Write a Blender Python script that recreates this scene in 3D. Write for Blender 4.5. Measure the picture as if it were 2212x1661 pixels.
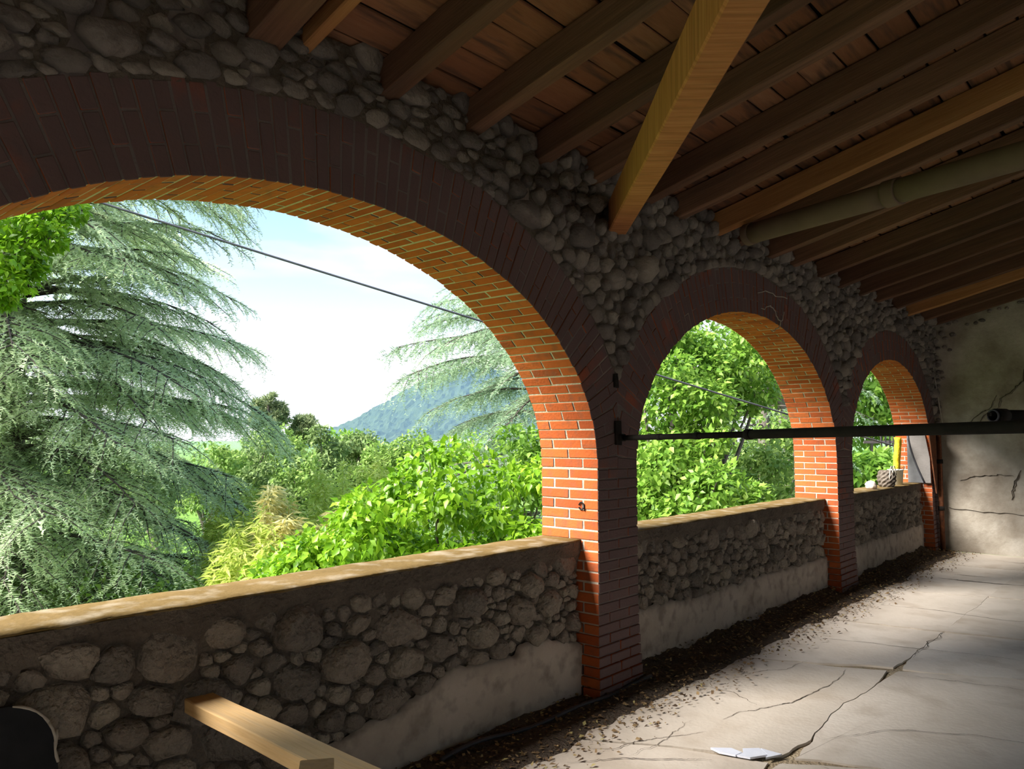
import bpy, math, random
import numpy as np
from mathutils import Vector, Matrix, noise

random.seed(7)
RNG = np.random.default_rng(11)
scene = bpy.context.scene
for o in list(bpy.data.objects):
    bpy.data.objects.remove(o, do_unlink=True)
COL = scene.collection

# ------------------------------------------------------------------ camera
CAM = Vector((0.0, -2.878, 1.65))
YAW, PITCH, FPX = math.radians(41.502), math.radians(3.941), 1662.0
cam_data = bpy.data.cameras.new('camera')
cam = bpy.data.objects.new('camera', cam_data)
COL.objects.link(cam)
cam_data.sensor_fit = 'HORIZONTAL'
cam_data.sensor_width = 36.0
cam_data.lens = 36.0 * FPX / 2212.0
cam_data.clip_start, cam_data.clip_end = 0.05, 3000
fw = Vector((math.cos(YAW) * math.cos(PITCH), math.sin(YAW) * math.cos(PITCH), math.sin(PITCH)))
rt = Vector((math.sin(YAW), -math.cos(YAW), 0))
up = rt.cross(fw)
cam.matrix_world = Matrix(((rt.x, up.x, -fw.x, CAM.x), (rt.y, up.y, -fw.y, CAM.y), (rt.z, up.z, -fw.z, CAM.z), (0, 0, 0, 1)))
scene.camera = cam

# ------------------------------------------------------------------ exposure, sky and sun
vs = scene.view_settings
vs.view_transform = 'Standard'
try: vs.look = 'None'
except Exception: pass
vs.gamma = 1.0
vs.use_curve_mapping = False
vs.exposure = 0.72

SKY_STRENGTH = 0.72
SUN_STRENGTH = 11.5
world = bpy.data.worlds.new('sky'); scene.world = world
world.use_nodes = True
wn, wl = world.node_tree.nodes, world.node_tree.links
wn.clear()
w_out = wn.new('ShaderNodeOutputWorld'); w_bg = wn.new('ShaderNodeBackground')
w_tc = wn.new('ShaderNodeTexCoord'); w_sep = wn.new('ShaderNodeSeparateXYZ')
w_ramp = wn.new('ShaderNodeValToRGB')
wl.new(w_tc.outputs['Generated'], w_sep.inputs[0])
wl.new(w_sep.outputs['Z'], w_ramp.inputs[0])
cr = w_ramp.color_ramp
cr.elements[0].position = 0.0; cr.elements[0].color = (1.0, 1.0, 1.03, 1)
cr.elements[1].position = 1.0; cr.elements[1].color = (0.38, 0.66, 1.06, 1)
for p, c in ((0.10, (0.99, 1.0, 1.04)), (0.19, (0.68, 0.88, 1.07)), (0.30, (0.46, 0.77, 1.09))):
    e = cr.elements.new(p); e.color = (*c, 1)
w_noise = wn.new('ShaderNodeTexNoise'); w_map = wn.new('ShaderNodeMapping')
w_map.inputs['Scale'].default_value = (1.6, 1.6, 7.0)
w_noise.inputs['Scale'].default_value = 2.2; w_noise.inputs['Detail'].default_value = 5
wl.new(w_tc.outputs['Generated'], w_map.inputs[0]); wl.new(w_map.outputs[0], w_noise.inputs['Vector'])
w_cr = wn.new('ShaderNodeValToRGB'); w_cr.color_ramp.elements[0].position = 0.52; w_cr.color_ramp.elements[1].position = 0.72
wl.new(w_noise.outputs['Fac'], w_cr.inputs[0])
w_mul = wn.new('ShaderNodeMath'); w_mul.operation = 'MULTIPLY'; w_mul.inputs[1].default_value = 0.75
wl.new(w_cr.outputs[0], w_mul.inputs[0])
w_mix = wn.new('ShaderNodeMix'); w_mix.data_type = 'RGBA'
wl.new(w_mul.outputs[0], w_mix.inputs['Factor'])
wl.new(w_ramp.outputs[0], w_mix.inputs[6]); w_mix.inputs[7].default_value = (1.02, 1.02, 1.04, 1)
wl.new(w_mix.outputs[2], w_bg.inputs['Color']); w_bg.inputs['Strength'].default_value = SKY_STRENGTH
wl.new(w_bg.outputs[0], w_out.inputs['Surface'])

sun_data = bpy.data.lights.new('sun', 'SUN')
sun = bpy.data.objects.new('sun', sun_data); COL.objects.link(sun)
sun_data.energy = SUN_STRENGTH
sun_data.color = (1.0, 0.945, 0.87)
sun_data.angle = math.radians(36)          # hazy summer sun, soft edged shadows
TO_SUN = Vector((-0.88, 0.38, 0.87)).normalized()
sun.rotation_euler = TO_SUN.to_track_quat('Z', 'Y').to_euler()

# ------------------------------------------------------------------ helpers
def tag(o, label=None, cat=None, group=None, kind=None):
    if label: o['label'] = label
    if cat: o['category'] = cat
    if group: o['group'] = group
    if kind: o['kind'] = kind
    return o

def empty(name, loc=(0, 0, 0)):
    o = bpy.data.objects.new(name, None); COL.objects.link(o); o.location = loc
    o.empty_display_size = 0.1
    return o

def mesh_obj(name, verts, faces, mat, parent=None, smooth=False, center=True):
    verts = [tuple(v) for v in verts]
    loc = Vector((0, 0, 0))
    if center and verts:
        a = np.array(verts); c = (a.min(0) + a.max(0)) / 2
        loc = Vector(c); verts = [tuple(v) for v in (a - c)]
    me = bpy.data.meshes.new(name)
    me.from_pydata(verts, [], faces)
    me.update()
    if smooth: me.polygons.foreach_set('use_smooth', [True] * len(me.polygons))
    me.materials.append(mat)
    o = bpy.data.objects.new(name, me); COL.objects.link(o)
    if parent is not None:
        o.parent = parent
        o.location = loc - parent.location
    else:
        o.location = loc
    return o

def big_mesh(name, V, F, mat, parent=None, rnd=None, smooth=False):
    """V (n,3) float, F (m,3) int arrays"""
    me = bpy.data.meshes.new(name)
    n, m = len(V), len(F)
    me.vertices.add(n); me.loops.add(m * 3); me.polygons.add(m)
    me.vertices.foreach_set('co', np.ascontiguousarray(V, dtype=np.float32).ravel())
    me.loops.foreach_set('vertex_index', np.ascontiguousarray(F, dtype=np.int32).ravel())
    me.polygons.foreach_set('loop_start', np.arange(0, m * 3, 3, dtype=np.int32))
    me.polygons.foreach_set('loop_total', np.full(m, 3, dtype=np.int32))
    if smooth: me.polygons.foreach_set('use_smooth', np.ones(m, dtype=bool))
    if rnd is not None:
        a = me.attributes.new('rnd', 'FLOAT', 'POINT')
        a.data.foreach_set('value', np.ascontiguousarray(rnd, dtype=np.float32))
    me.update(calc_edges=True)
    me.materials.append(mat)
    o = bpy.data.objects.new(name, me); COL.objects.link(o)
    if parent is not None:
        o.parent = parent; o.location = -Vector(parent.location)
    return o

HEX_FACES = [(0, 2, 6, 4), (1, 5, 7, 3), (0, 4, 5, 1), (2, 3, 7, 6), (0, 1, 3, 2), (4, 6, 7, 5)]
def hexa(corners, ch=0.004):
    """chamfered block from 8 corners, index = ix*4+iy*2+iz; 24 verts, 26 faces"""
    c = [Vector(p) for p in corners]
    out = []; idx = {}
    L = [max((c[4] - c[0]).length, 1e-4), max((c[2] - c[0]).length, 1e-4), max((c[1] - c[0]).length, 1e-4)]
    f = [min(0.3, ch / l) for l in L]
    def tri(u, v, w):
        r = Vector((0, 0, 0))
        for i in range(8):
            wx = u if i & 4 else 1 - u; wy = v if i & 2 else 1 - v; wz = w if i & 1 else 1 - w
            r += c[i] * (wx * wy * wz)
        return r
    for i in range(8):
        b = [1 if i & 4 else 0, 1 if i & 2 else 0, 1 if i & 1 else 0]
        for k in range(3):
            q = [b[j] if j == k else (f[j] if b[j] == 0 else 1 - f[j]) for j in range(3)]
            idx[(i, k)] = len(out); out.append(tri(*q))
    faces = []
    ax_of = [0, 0, 1, 1, 2, 2]
    order = [(0, 1, 3, 2), (4, 6, 7, 5), (0, 4, 5, 1), (2, 3, 7, 6), (0, 2, 6, 4), (1, 5, 7, 3)]
    for fc, k in zip(order, ax_of):
        faces.append(tuple(idx[(i, k)] for i in fc))
    bit = [4, 2, 1]
    for k in range(3):           # edges along axis k
        o1, o2 = [j for j in range(3) if j != k]
        for s1 in (0, 1):
            for s2 in (0, 1):
                i0 = (bit[o1] if s1 else 0) | (bit[o2] if s2 else 0); i1 = i0 | bit[k]
                q = (idx[(i0, o1)], idx[(i1, o1)], idx[(i1, o2)], idx[(i0, o2)])
                faces.append(q if (s1 ^ s2) == (1 if k != 1 else 0) else q[::-1])
    for i in range(8):
        faces.append((idx[(i, 0)], idx[(i, 1)], idx[(i, 2)]))
    return out, faces

def box_corners(x0, x1, y0, y1, z0, z1, j=0.0):
    r = lambda: random.uniform(-j, j)
    return [(x + r(), y + r(), z + r()) for x in (x0, x1) for y in (y0, y1) for z in (z0, z1)]

def fix_normals(o):
    import bmesh
    bm = bmesh.new(); bm.from_mesh(o.data)
    bmesh.ops.recalc_face_normals(bm, faces=bm.faces)
    bm.to_mesh(o.data); bm.free()

def tube(points, radii, n=8, cap=True, off=0):
    """returns verts, faces for a swept tube"""
    P = [Vector(p) for p in points]; V = []; F = []
    prev = None
    for i, p in enumerate(P):
        d = (P[min(i + 1, len(P) - 1)] - P[max(i - 1, 0)]).normalized()
        if prev is None:
            a = Vector((0, 0, 1)) if abs(d.z) < 0.9 else Vector((1, 0, 0))
            u = d.cross(a).normalized()
        else:
            u = (prev - d * prev.dot(d)).normalized()
        prev = u; v = d.cross(u)
        r = radii[i] if hasattr(radii, '__len__') else radii
        for k in range(n):
            t = 2 * math.pi * k / n
            V.append(p + (u * math.cos(t) + v * math.sin(t)) * r)
    for i in range(len(P) - 1):
        for k in range(n):
            a, b = i * n + k, i * n + (k + 1) % n
            F.append((off + a, off + b, off + b + n, off + a + n))
    if cap:
        F.append(tuple(off + k for k in reversed(range(n))))
        F.append(tuple(off + (len(P) - 1) * n + k for k in range(n)))
    return V, F

def tube_obj(name, points, radii, mat, parent=None, n=10, smooth=True):
    V, F = tube(points, radii, n)
    return mesh_obj(name, V, F, mat, parent, smooth)

def beam(name, p0, p1, w, h, mat, parent=None, up=(0, 0, 1), ch=0.006, wob=0.004, seg=6, roll=0.0):
    """timber whose local X is its length, so the grain follows it"""
    p0, p1 = Vector(p0), Vector(p1)
    L = (p1 - p0).length; d = (p1 - p0).normalized()
    y = Vector(up).cross(d).normalized(); z = d.cross(y)
    if roll:
        q = Matrix.Rotation(roll, 3, d); y = q @ y; z = q @ z
    prof = [(-w/2+ch, -h/2), (w/2-ch, -h/2), (w/2, -h/2+ch), (w/2, h/2-ch), (w/2-ch, h/2), (-w/2+ch, h/2), (-w/2, h/2-ch), (-w/2, -h/2+ch)]
    V = []; F = []; n = len(prof)
    for i in range(seg + 1):
        t = -L / 2 + L * i / seg
        dy, dz = random.uniform(-wob, wob), random.uniform(-wob, wob)
        for a, b in prof:
            V.append((t, a + dy + random.uniform(-wob, wob) * 0.4, b + dz + random.uniform(-wob, wob) * 0.4))
    for i in range(seg):
        for k in range(n):
            a, b = i * n + k, i * n + (k + 1) % n
            F.append((a, a + n, b + n, b))
    F.append(tuple(range(n))); F.append(tuple(seg * n + k for k in reversed(range(n))))
    o = mesh_obj(name, V, F, mat, None, center=False)
    c = (p0 + p1) / 2
    M = Matrix(((d.x, y.x, z.x, c.x), (d.y, y.y, z.y, c.y), (d.z, y.z, z.z, c.z), (0, 0, 0, 1)))
    o.matrix_world = M
    if parent is not None:
        o.parent = parent; o.matrix_parent_inverse = Matrix.Translation(-Vector(parent.location))
    return o

def cam_px(p):
    q = Vector(p) - CAM
    zc = q.dot(fw)
    if zc < 0.05: return None
    return 1106 + FPX * q.dot(rt) / zc, 830.5 - FPX * q.dot(up) / zc, zc

def in_frame(p, m=40):
    q = cam_px(p)
    return q is not None and -m < q[0] < 2212 + m and -m < q[1] < 1661 + m

# ------------------------------------------------------------------ materials
def new_mat(name):
    m = bpy.data.materials.new(name); m.use_nodes = True
    nt = m.node_tree; nt.nodes.clear()
    return m, nt.nodes, nt.links

def ramp(nodes, stops):
    r = nodes.new('ShaderNodeValToRGB'); e = r.color_ramp.elements
    while len(e) > 1: e.remove(e[-1])
    e[0].position = stops[0][0]; e[0].color = (*stops[0][1], 1)
    for p, c in stops[1:]:
        x = e.new(p); x.color = (*c, 1)
    return r

def surf(name, stops, tone_scale=4.0, rough=0.9, bump=0.4, bump_scale=40.0, bump_dist=0.01, var='object', var_amt=0.6,
         stretch=(1, 1, 1), dirt=None, dirt_scale=3.0, dirt_amt=0.6, spec=0.15, metallic=0.0, coords='Object'):
    """procedural surface: colour from per-piece random + noise through a ramp, fine bump, optional dirt colour"""
    m, N, Lk = new_mat(name)
    out = N.new('ShaderNodeOutputMaterial'); bs = N.new('ShaderNodeBsdfPrincipled')
    tc = N.new('ShaderNodeTexCoord'); mp = N.new('ShaderNodeMapping'); mp.inputs['Scale'].default_value = stretch
    src = tc.outputs[coords]
    if var == 'object':
        oi = N.new('ShaderNodeObjectInfo'); ge = N.new('ShaderNodeNewGeometry')
        ad = N.new('ShaderNodeMath'); ad.operation = 'ADD'
        Lk.new(oi.outputs['Random'], ad.inputs[0]); Lk.new(ge.outputs['Random Per Island'], ad.inputs[1])
        fr = N.new('ShaderNodeMath'); fr.operation = 'FRACT'; Lk.new(ad.outputs[0], fr.inputs[0])
        rv = fr.outputs[0]
        vadd = N.new('ShaderNodeVectorMath'); vadd.operation = 'ADD'
        sc = N.new('ShaderNodeMath'); sc.operation = 'MULTIPLY'; sc.inputs[1].default_value = 37.0
        Lk.new(rv, sc.inputs[0]); Lk.new(src, vadd.inputs[0]); Lk.new(sc.outputs[0], vadd.inputs[1])
        src = vadd.outputs[0]
    elif var == 'attr':
        at = N.new('ShaderNodeAttribute'); at.attribute_name = 'rnd'; rv = at.outputs['Fac']
    else:
        rv = None
    Lk.new(src, mp.inputs[0])
    n1 = N.new('ShaderNodeTexNoise'); n1.inputs['Scale'].default_value = tone_scale; n1.inputs['Detail'].default_value = 6
    n1.inputs['Roughness'].default_value = 0.65
    Lk.new(mp.outputs[0], n1.inputs['Vector'])
    fac = n1.outputs['Fac']
    if rv is not None:
        mx = N.new('ShaderNodeMix'); mx.data_type = 'FLOAT'; mx.inputs['Factor'].default_value = var_amt
        Lk.new(fac, mx.inputs[2]); Lk.new(rv, mx.inputs[3]); fac = mx.outputs[0]
    r = ramp(N, stops); Lk.new(fac, r.inputs[0])
    colr = r.outputs[0]
    if dirt is not None:
        n2 = N.new('ShaderNodeTexNoise'); n2.inputs['Scale'].default_value = dirt_scale; n2.inputs['Detail'].default_value = 8
        Lk.new(mp.outputs[0], n2.inputs['Vector'])
        r2 = ramp(N, [(0.5, (0, 0, 0)), (0.68, (1, 1, 1))]); Lk.new(n2.outputs['Fac'], r2.inputs[0])
        ml = N.new('ShaderNodeMath'); ml.operation = 'MULTIPLY'; ml.inputs[1].default_value = dirt_amt
        Lk.new(r2.outputs[0], ml.inputs[0])
        mc = N.new('ShaderNodeMix'); mc.data_type = 'RGBA'
        Lk.new(ml.outputs[0], mc.inputs['Factor']); Lk.new(colr, mc.inputs[6]); mc.inputs[7].default_value = (*dirt, 1)
        colr = mc.outputs[2]
    Lk.new(colr, bs.inputs['Base Color'])
    bs.inputs['Roughness'].default_value = rough; bs.inputs['Metallic'].default_value = metallic
    bs.inputs['Specular IOR Level'].default_value = spec
    if bump > 0:
        n3 = N.new('ShaderNodeTexNoise'); n3.inputs['Scale'].default_value = bump_scale; n3.inputs['Detail'].default_value = 5
        Lk.new(mp.outputs[0], n3.inputs['Vector'])
        bp = N.new('ShaderNodeBump'); bp.inputs['Strength'].default_value = bump; bp.inputs['Distance'].default_value = bump_dist
        Lk.new(n3.outputs['Fac'], bp.inputs['Height']); Lk.new(bp.outputs[0], bs.inputs['Normal'])
    Lk.new(bs.outputs[0], out.inputs['Surface'])
    return m

def leaf_mat(name, stops, trans=0.35, rough=0.5, spec=0.25):
    m, N, Lk = new_mat(name)
    out = N.new('ShaderNodeOutputMaterial'); bs = N.new('ShaderNodeBsdfPrincipled')
    at = N.new('ShaderNodeAttribute'); at.attribute_name = 'rnd'
    r = ramp(N, stops); Lk.new(at.outputs['Fac'], r.inputs[0])
    Lk.new(r.outputs[0], bs.inputs['Base Color'])
    bs.inputs['Roughness'].default_value = rough; bs.inputs['Specular IOR Level'].default_value = spec
    if trans > 0:
        tr = N.new('ShaderNodeBsdfTranslucent'); Lk.new(r.outputs[0], tr.inputs['Color'])
        mx = N.new('ShaderNodeMixShader'); mx.inputs[0].default_value = trans
        Lk.new(bs.outputs[0], mx.inputs[1]); Lk.new(tr.outputs[0], mx.inputs[2]); Lk.new(mx.outputs[0], out.inputs['Surface'])
    else:
        Lk.new(bs.outputs[0], out.inputs['Surface'])
    return m

M = {}
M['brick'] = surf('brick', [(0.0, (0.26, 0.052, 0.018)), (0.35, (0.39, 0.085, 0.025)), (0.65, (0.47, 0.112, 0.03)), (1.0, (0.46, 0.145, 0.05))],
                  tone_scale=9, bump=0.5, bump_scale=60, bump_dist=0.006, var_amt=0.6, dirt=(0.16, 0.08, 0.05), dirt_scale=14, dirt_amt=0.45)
def room_side_film_shade(m, col, lo, hi, scale, amt):
    """old grey distemper and dust, plus shade put into the colour, on the faces turned to the room"""
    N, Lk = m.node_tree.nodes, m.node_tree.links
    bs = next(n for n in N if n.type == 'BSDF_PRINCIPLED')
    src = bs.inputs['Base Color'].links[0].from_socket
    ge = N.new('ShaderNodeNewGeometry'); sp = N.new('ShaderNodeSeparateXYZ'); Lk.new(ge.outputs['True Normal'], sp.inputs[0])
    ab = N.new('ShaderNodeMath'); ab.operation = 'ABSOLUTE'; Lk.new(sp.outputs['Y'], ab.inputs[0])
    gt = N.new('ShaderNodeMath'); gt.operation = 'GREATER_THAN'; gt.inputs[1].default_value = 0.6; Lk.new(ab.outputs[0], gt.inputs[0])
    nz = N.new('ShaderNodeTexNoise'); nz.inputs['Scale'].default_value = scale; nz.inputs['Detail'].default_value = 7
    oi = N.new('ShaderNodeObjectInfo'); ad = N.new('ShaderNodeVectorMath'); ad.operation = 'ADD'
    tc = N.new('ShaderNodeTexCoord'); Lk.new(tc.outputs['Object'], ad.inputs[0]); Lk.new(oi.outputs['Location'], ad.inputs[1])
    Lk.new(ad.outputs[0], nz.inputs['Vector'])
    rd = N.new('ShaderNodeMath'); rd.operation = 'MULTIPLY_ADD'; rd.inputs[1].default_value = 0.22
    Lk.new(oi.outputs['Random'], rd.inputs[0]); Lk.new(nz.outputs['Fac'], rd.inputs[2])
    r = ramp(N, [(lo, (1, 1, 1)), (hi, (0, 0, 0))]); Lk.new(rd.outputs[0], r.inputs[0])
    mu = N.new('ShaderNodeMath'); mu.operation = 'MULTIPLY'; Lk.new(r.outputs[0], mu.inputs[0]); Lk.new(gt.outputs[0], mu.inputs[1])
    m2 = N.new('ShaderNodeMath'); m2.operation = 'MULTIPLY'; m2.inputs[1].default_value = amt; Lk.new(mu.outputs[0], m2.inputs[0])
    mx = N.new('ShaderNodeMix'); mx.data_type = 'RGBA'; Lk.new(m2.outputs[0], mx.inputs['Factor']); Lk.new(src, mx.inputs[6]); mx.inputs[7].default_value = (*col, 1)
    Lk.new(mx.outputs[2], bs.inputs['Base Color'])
room_side_film_shade(M['brick'], (0.12, 0.092, 0.094), 0.73, 0.97, 1.7, 0.93)  # film remains plus shade, both mixed into the room-side brick colour
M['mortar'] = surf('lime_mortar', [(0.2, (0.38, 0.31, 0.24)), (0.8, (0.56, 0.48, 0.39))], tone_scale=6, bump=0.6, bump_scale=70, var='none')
room_side_film_shade(M['mortar'], (0.15, 0.124, 0.12), 0.72, 0.98, 1.6, 0.95)  # joints darkened in colour too, as if shaded like the bricks
M['stone_mortar'] = surf('earthy_mortar', [(0.2, (0.085, 0.068, 0.055)), (0.8, (0.19, 0.155, 0.125))], tone_scale=7, bump=0.9, bump_scale=45, bump_dist=0.03, var='none')
M['rubble'] = surf('rubble_stone', [(0.0, (0.10, 0.095, 0.095)), (0.15, (0.17, 0.15, 0.13)), (0.5, (0.30, 0.25, 0.205)), (0.8, (0.36, 0.31, 0.25)), (1.0, (0.42, 0.34, 0.26))],
                   tone_scale=8, bump=1.0, bump_scale=34, bump_dist=0.045, var_amt=0.55, dirt=(0.15, 0.12, 0.10), dirt_scale=9, dirt_amt=0.5)
M['cobble'] = surf('river_cobble', [(0.0, (0.085, 0.076, 0.074)), (0.4, (0.19, 0.165, 0.148)), (1.0, (0.33, 0.285, 0.24))],
                   tone_scale=8, bump=0.7, bump_scale=45, bump_dist=0.02, var_amt=0.62, dirt=(0.13, 0.11, 0.10), dirt_scale=10, dirt_amt=0.4)
M['plaster'] = surf('old_plaster', [(0.2, (0.33, 0.27, 0.225)), (0.55, (0.46, 0.39, 0.33)), (0.85, (0.53, 0.46, 0.40))], tone_scale=3.0, bump=0.5, bump_scale=26, bump_dist=0.012,
                    var='none', dirt=(0.17, 0.14, 0.12), dirt_scale=9, dirt_amt=0.6)
M['coping'] = surf('ochre_coping', [(0.2, (0.10, 0.064, 0.02)), (0.5, (0.155, 0.10, 0.033)), (0.85, (0.23, 0.155, 0.065))], tone_scale=2.2, bump=0.5, bump_scale=40, bump_dist=0.008,
                   var='none', dirt=(0.46, 0.41, 0.32), dirt_scale=7, dirt_amt=0.35)
M['slab'] = surf('worn_concrete', [(0.2, (0.46, 0.40, 0.33)), (0.5, (0.60, 0.53, 0.455)), (0.85, (0.68, 0.63, 0.565))], tone_scale=1.6, bump=0.35, bump_scale=34, bump_dist=0.008,
                 var='object', var_amt=0.25, dirt=(0.34, 0.27, 0.20), dirt_scale=3.2, dirt_amt=0.5)
M['subfloor'] = surf('sandy_rubble_bed', [(0.25, (0.20, 0.15, 0.10)), (0.6, (0.40, 0.32, 0.21)), (0.85, (0.62, 0.53, 0.38))], tone_scale=5, bump=0.9, bump_scale=60, bump_dist=0.02, var='none')
M['earth'] = surf('dark_earth', [(0.2, (0.055, 0.042, 0.033)), (0.7, (0.12, 0.092, 0.068)), (0.95, (0.22, 0.16, 0.11))], tone_scale=14, bump=1.0, bump_scale=55, bump_dist=0.03, var='none')
M['dry_leaf'] = leaf_mat('dry_leaves', [(0.0, (0.07, 0.045, 0.03)), (0.5, (0.19, 0.12, 0.06)), (0.9, (0.34, 0.24, 0.12)), (1.0, (0.45, 0.40, 0.16))], trans=0.1, rough=0.8)
WOOD_S = (0.35, 6.0, 6.0)
M['rafter'] = surf('dark_rafter', [(0.2, (0.075, 0.040, 0.026)), (0.5, (0.155, 0.083, 0.052)), (0.85, (0.30, 0.165, 0.10))], tone_scale=4, stretch=WOOD_S, bump=0.5, bump_scale=20, bump_dist=0.006,
                   var_amt=0.35, dirt=(0.07, 0.05, 0.04), dirt_scale=3, dirt_amt=0.4)
M['rafter_warm'] = surf('warm_rafter', [(0.2, (0.22, 0.10, 0.04)), (0.5, (0.38, 0.18, 0.07)), (0.85, (0.52, 0.29, 0.13))], tone_scale=4, stretch=WOOD_S, bump=0.5, bump_scale=20, bump_dist=0.006, var_amt=0.2)
M['plank'] = surf('roof_board', [(0.0, (0.11, 0.048, 0.026)), (0.5, (0.25, 0.11, 0.056)), (0.85, (0.35, 0.175, 0.10)), (1.0, (0.55, 0.38, 0.25))], tone_scale=3, stretch=(1.2, 9, 9), bump=0.5, bump_scale=14,
                  bump_dist=0.006, var_amt=0.5, dirt=(0.07, 0.045, 0.04), dirt_scale=2.0, dirt_amt=0.75)
M['roof'] = surf('dark_roof_deck', [(0.3, (0.035, 0.028, 0.024)), (0.8, (0.07, 0.055, 0.045))], var='none', bump=0.2)
M['pine'] = surf('fresh_pine', [(0.2, (0.50, 0.30, 0.12)), (0.5, (0.66, 0.43, 0.20)), (0.9, (0.76, 0.56, 0.32))], tone_scale=5, stretch=(0.5, 9, 9), bump=0.3, bump_scale=16, bump_dist=0.004, var='none',
                 dirt=(0.34, 0.20, 0.09), dirt_scale=5, dirt_amt=0.35)
M['black_iron'] = surf('black_iron', [(0.3, (0.010, 0.009, 0.008)), (0.8, (0.03, 0.024, 0.02))], tone_scale=8, bump=0.5, bump_scale=50, bump_dist=0.004, rough=0.8, var='none', spec=0.15)
M['rust'] = surf('rusty_steel', [(0.25, (0.055, 0.028, 0.02)), (0.6, (0.20, 0.075, 0.035)), (0.9, (0.34, 0.14, 0.06))], tone_scale=16, bump=0.6, bump_scale=60, bump_dist=0.004, rough=0.85, var='none')
M['flue'] = surf('grey_cement_pipe', [(0.2, (0.13, 0.092, 0.068)), (0.8, (0.21, 0.15, 0.11))], tone_scale=3, bump=0.25, bump_scale=40, bump_dist=0.004, rough=0.75, var='none')
M['black_board'] = surf('black_board', [(0.3, (0.012, 0.013, 0.015)), (0.8, (0.03, 0.03, 0.034))], tone_scale=5, bump=0.2, var='none', rough=0.6)
M['pale_edge'] = surf('pale_worn_edge', [(0.3, (0.36, 0.32, 0.27)), (0.8, (0.52, 0.48, 0.42))], tone_scale=20, var='none')
M['cable'] = surf('grey_cable', [(0.3, (0.06, 0.06, 0.075)), (0.8, (0.16, 0.16, 0.19))], var='none', bump=0, rough=0.5)
M['pale_cable'] = surf('pale_cable', [(0.3, (0.55, 0.53, 0.5)), (0.8, (0.72, 0.7, 0.68))], var='none', bump=0, rough=0.6)
M['hose'] = surf('black_hose', [(0.3, (0.02, 0.02, 0.026)), (0.8, (0.05, 0.05, 0.06))], var='none', bump=0, rough=0.45, spec=0.4)
M['pale_tile'] = surf('pale_blue_tile', [(0.3, (0.62, 0.64, 0.74)), (0.8, (0.78, 0.80, 0.88))], tone_scale=4, var='none', bump=0.1, rough=0.4)
M['grey_panel'] = surf('grey_cement_panel', [(0.3, (0.14, 0.13, 0.122)), (0.8, (0.21, 0.195, 0.185))], tone_scale=4, var='none', bump=0.3)
M['grey_panel_dark'] = surf('dark_grey_panel', [(0.3, (0.12, 0.122, 0.13)), (0.8, (0.19, 0.195, 0.205))], tone_scale=4, var='none', bump=0.3)
M['yellow'] = surf('yellow_foam', [(0.3, (0.72, 0.50, 0.02)), (0.8, (0.86, 0.68, 0.06))], tone_scale=8, var='none', bump=0.8, bump_scale=30, bump_dist=0.02)
M['white_plastic'] = surf('white_plastic', [(0.3, (0.62, 0.62, 0.56)), (0.8, (0.76, 0.76, 0.70))], tone_scale=5, var='none', bump=0.1, rough=0.45)
M['wicker'] = surf('dark_wicker', [(0.3, (0.07, 0.055, 0.045)), (0.8, (0.26, 0.22, 0.18))], tone_scale=22, var='none', bump=0.6)
M['pink_stone'] = surf('pale_pink_stone', [(0.3, (0.55, 0.46, 0.40)), (0.8, (0.70, 0.62, 0.55))], tone_scale=9, var='none', bump=0.5)
M['bark'] = surf('bark', [(0.25, (0.09, 0.075, 0.065)), (0.7, (0.22, 0.19, 0.165)), (0.95, (0.34, 0.30, 0.26))], tone_scale=7, stretch=(3, 3, 0.8), bump=0.8, bump_scale=18, bump_dist=0.04, var='none')
M['twig'] = surf('twig_bark', [(0.3, (0.05, 0.04, 0.035)), (0.8, (0.12, 0.10, 0.085))], var='none', bump=0)
M['fence'] = surf('dark_fence_wood', [(0.3, (0.035, 0.03, 0.03)), (0.8, (0.10, 0.085, 0.08))], var='object', var_amt=0.4, bump=0.3)
M['grass'] = surf('garden_grass', [(0.2, (0.06, 0.13, 0.02)), (0.6, (0.14, 0.26, 0.04)), (0.9, (0.24, 0.36, 0.07))], tone_scale=0.6, bump=1.0, bump_scale=8, bump_dist=0.1, var='none', coords='Object')
M['forest_hill'] = surf('forest_canopy', [(0.2, (0.012, 0.026, 0.012)), (0.5, (0.03, 0.055, 0.024)), (0.8, (0.05, 0.08, 0.034))], tone_scale=0.12, bump=0.6, bump_scale=0.4, bump_dist=2.0, var='none')
M['mast'] = surf('grey_mast', [(0.3, (0.4, 0.4, 0.42)), (0.8, (0.5, 0.5, 0.52))], var='none', bump=0)

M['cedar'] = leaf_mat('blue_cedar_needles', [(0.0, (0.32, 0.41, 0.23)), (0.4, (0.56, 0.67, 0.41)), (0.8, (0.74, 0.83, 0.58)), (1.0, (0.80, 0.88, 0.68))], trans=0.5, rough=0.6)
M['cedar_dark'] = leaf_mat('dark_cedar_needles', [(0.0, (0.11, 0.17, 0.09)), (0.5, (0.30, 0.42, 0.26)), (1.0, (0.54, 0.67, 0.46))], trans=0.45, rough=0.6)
M['lime_leaf'] = leaf_mat('bright_green_leaves', [(0.0, (0.07, 0.17, 0.008)), (0.5, (0.19, 0.38, 0.015)), (1.0, (0.36, 0.56, 0.04))], trans=0.4, rough=0.35, spec=0.4)
M['maple_leaf'] = leaf_mat('green_maple_leaves', [(0.0, (0.07, 0.17, 0.02)), (0.5, (0.18, 0.34, 0.04)), (1.0, (0.38, 0.55, 0.10))], trans=0.4, rough=0.4, spec=0.35)
M['mid_leaf'] = leaf_mat('mid_green_leaves', [(0.0, (0.09, 0.17, 0.03)), (0.5, (0.21, 0.34, 0.07)), (1.0, (0.36, 0.48, 0.13))], trans=0.4)
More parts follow.
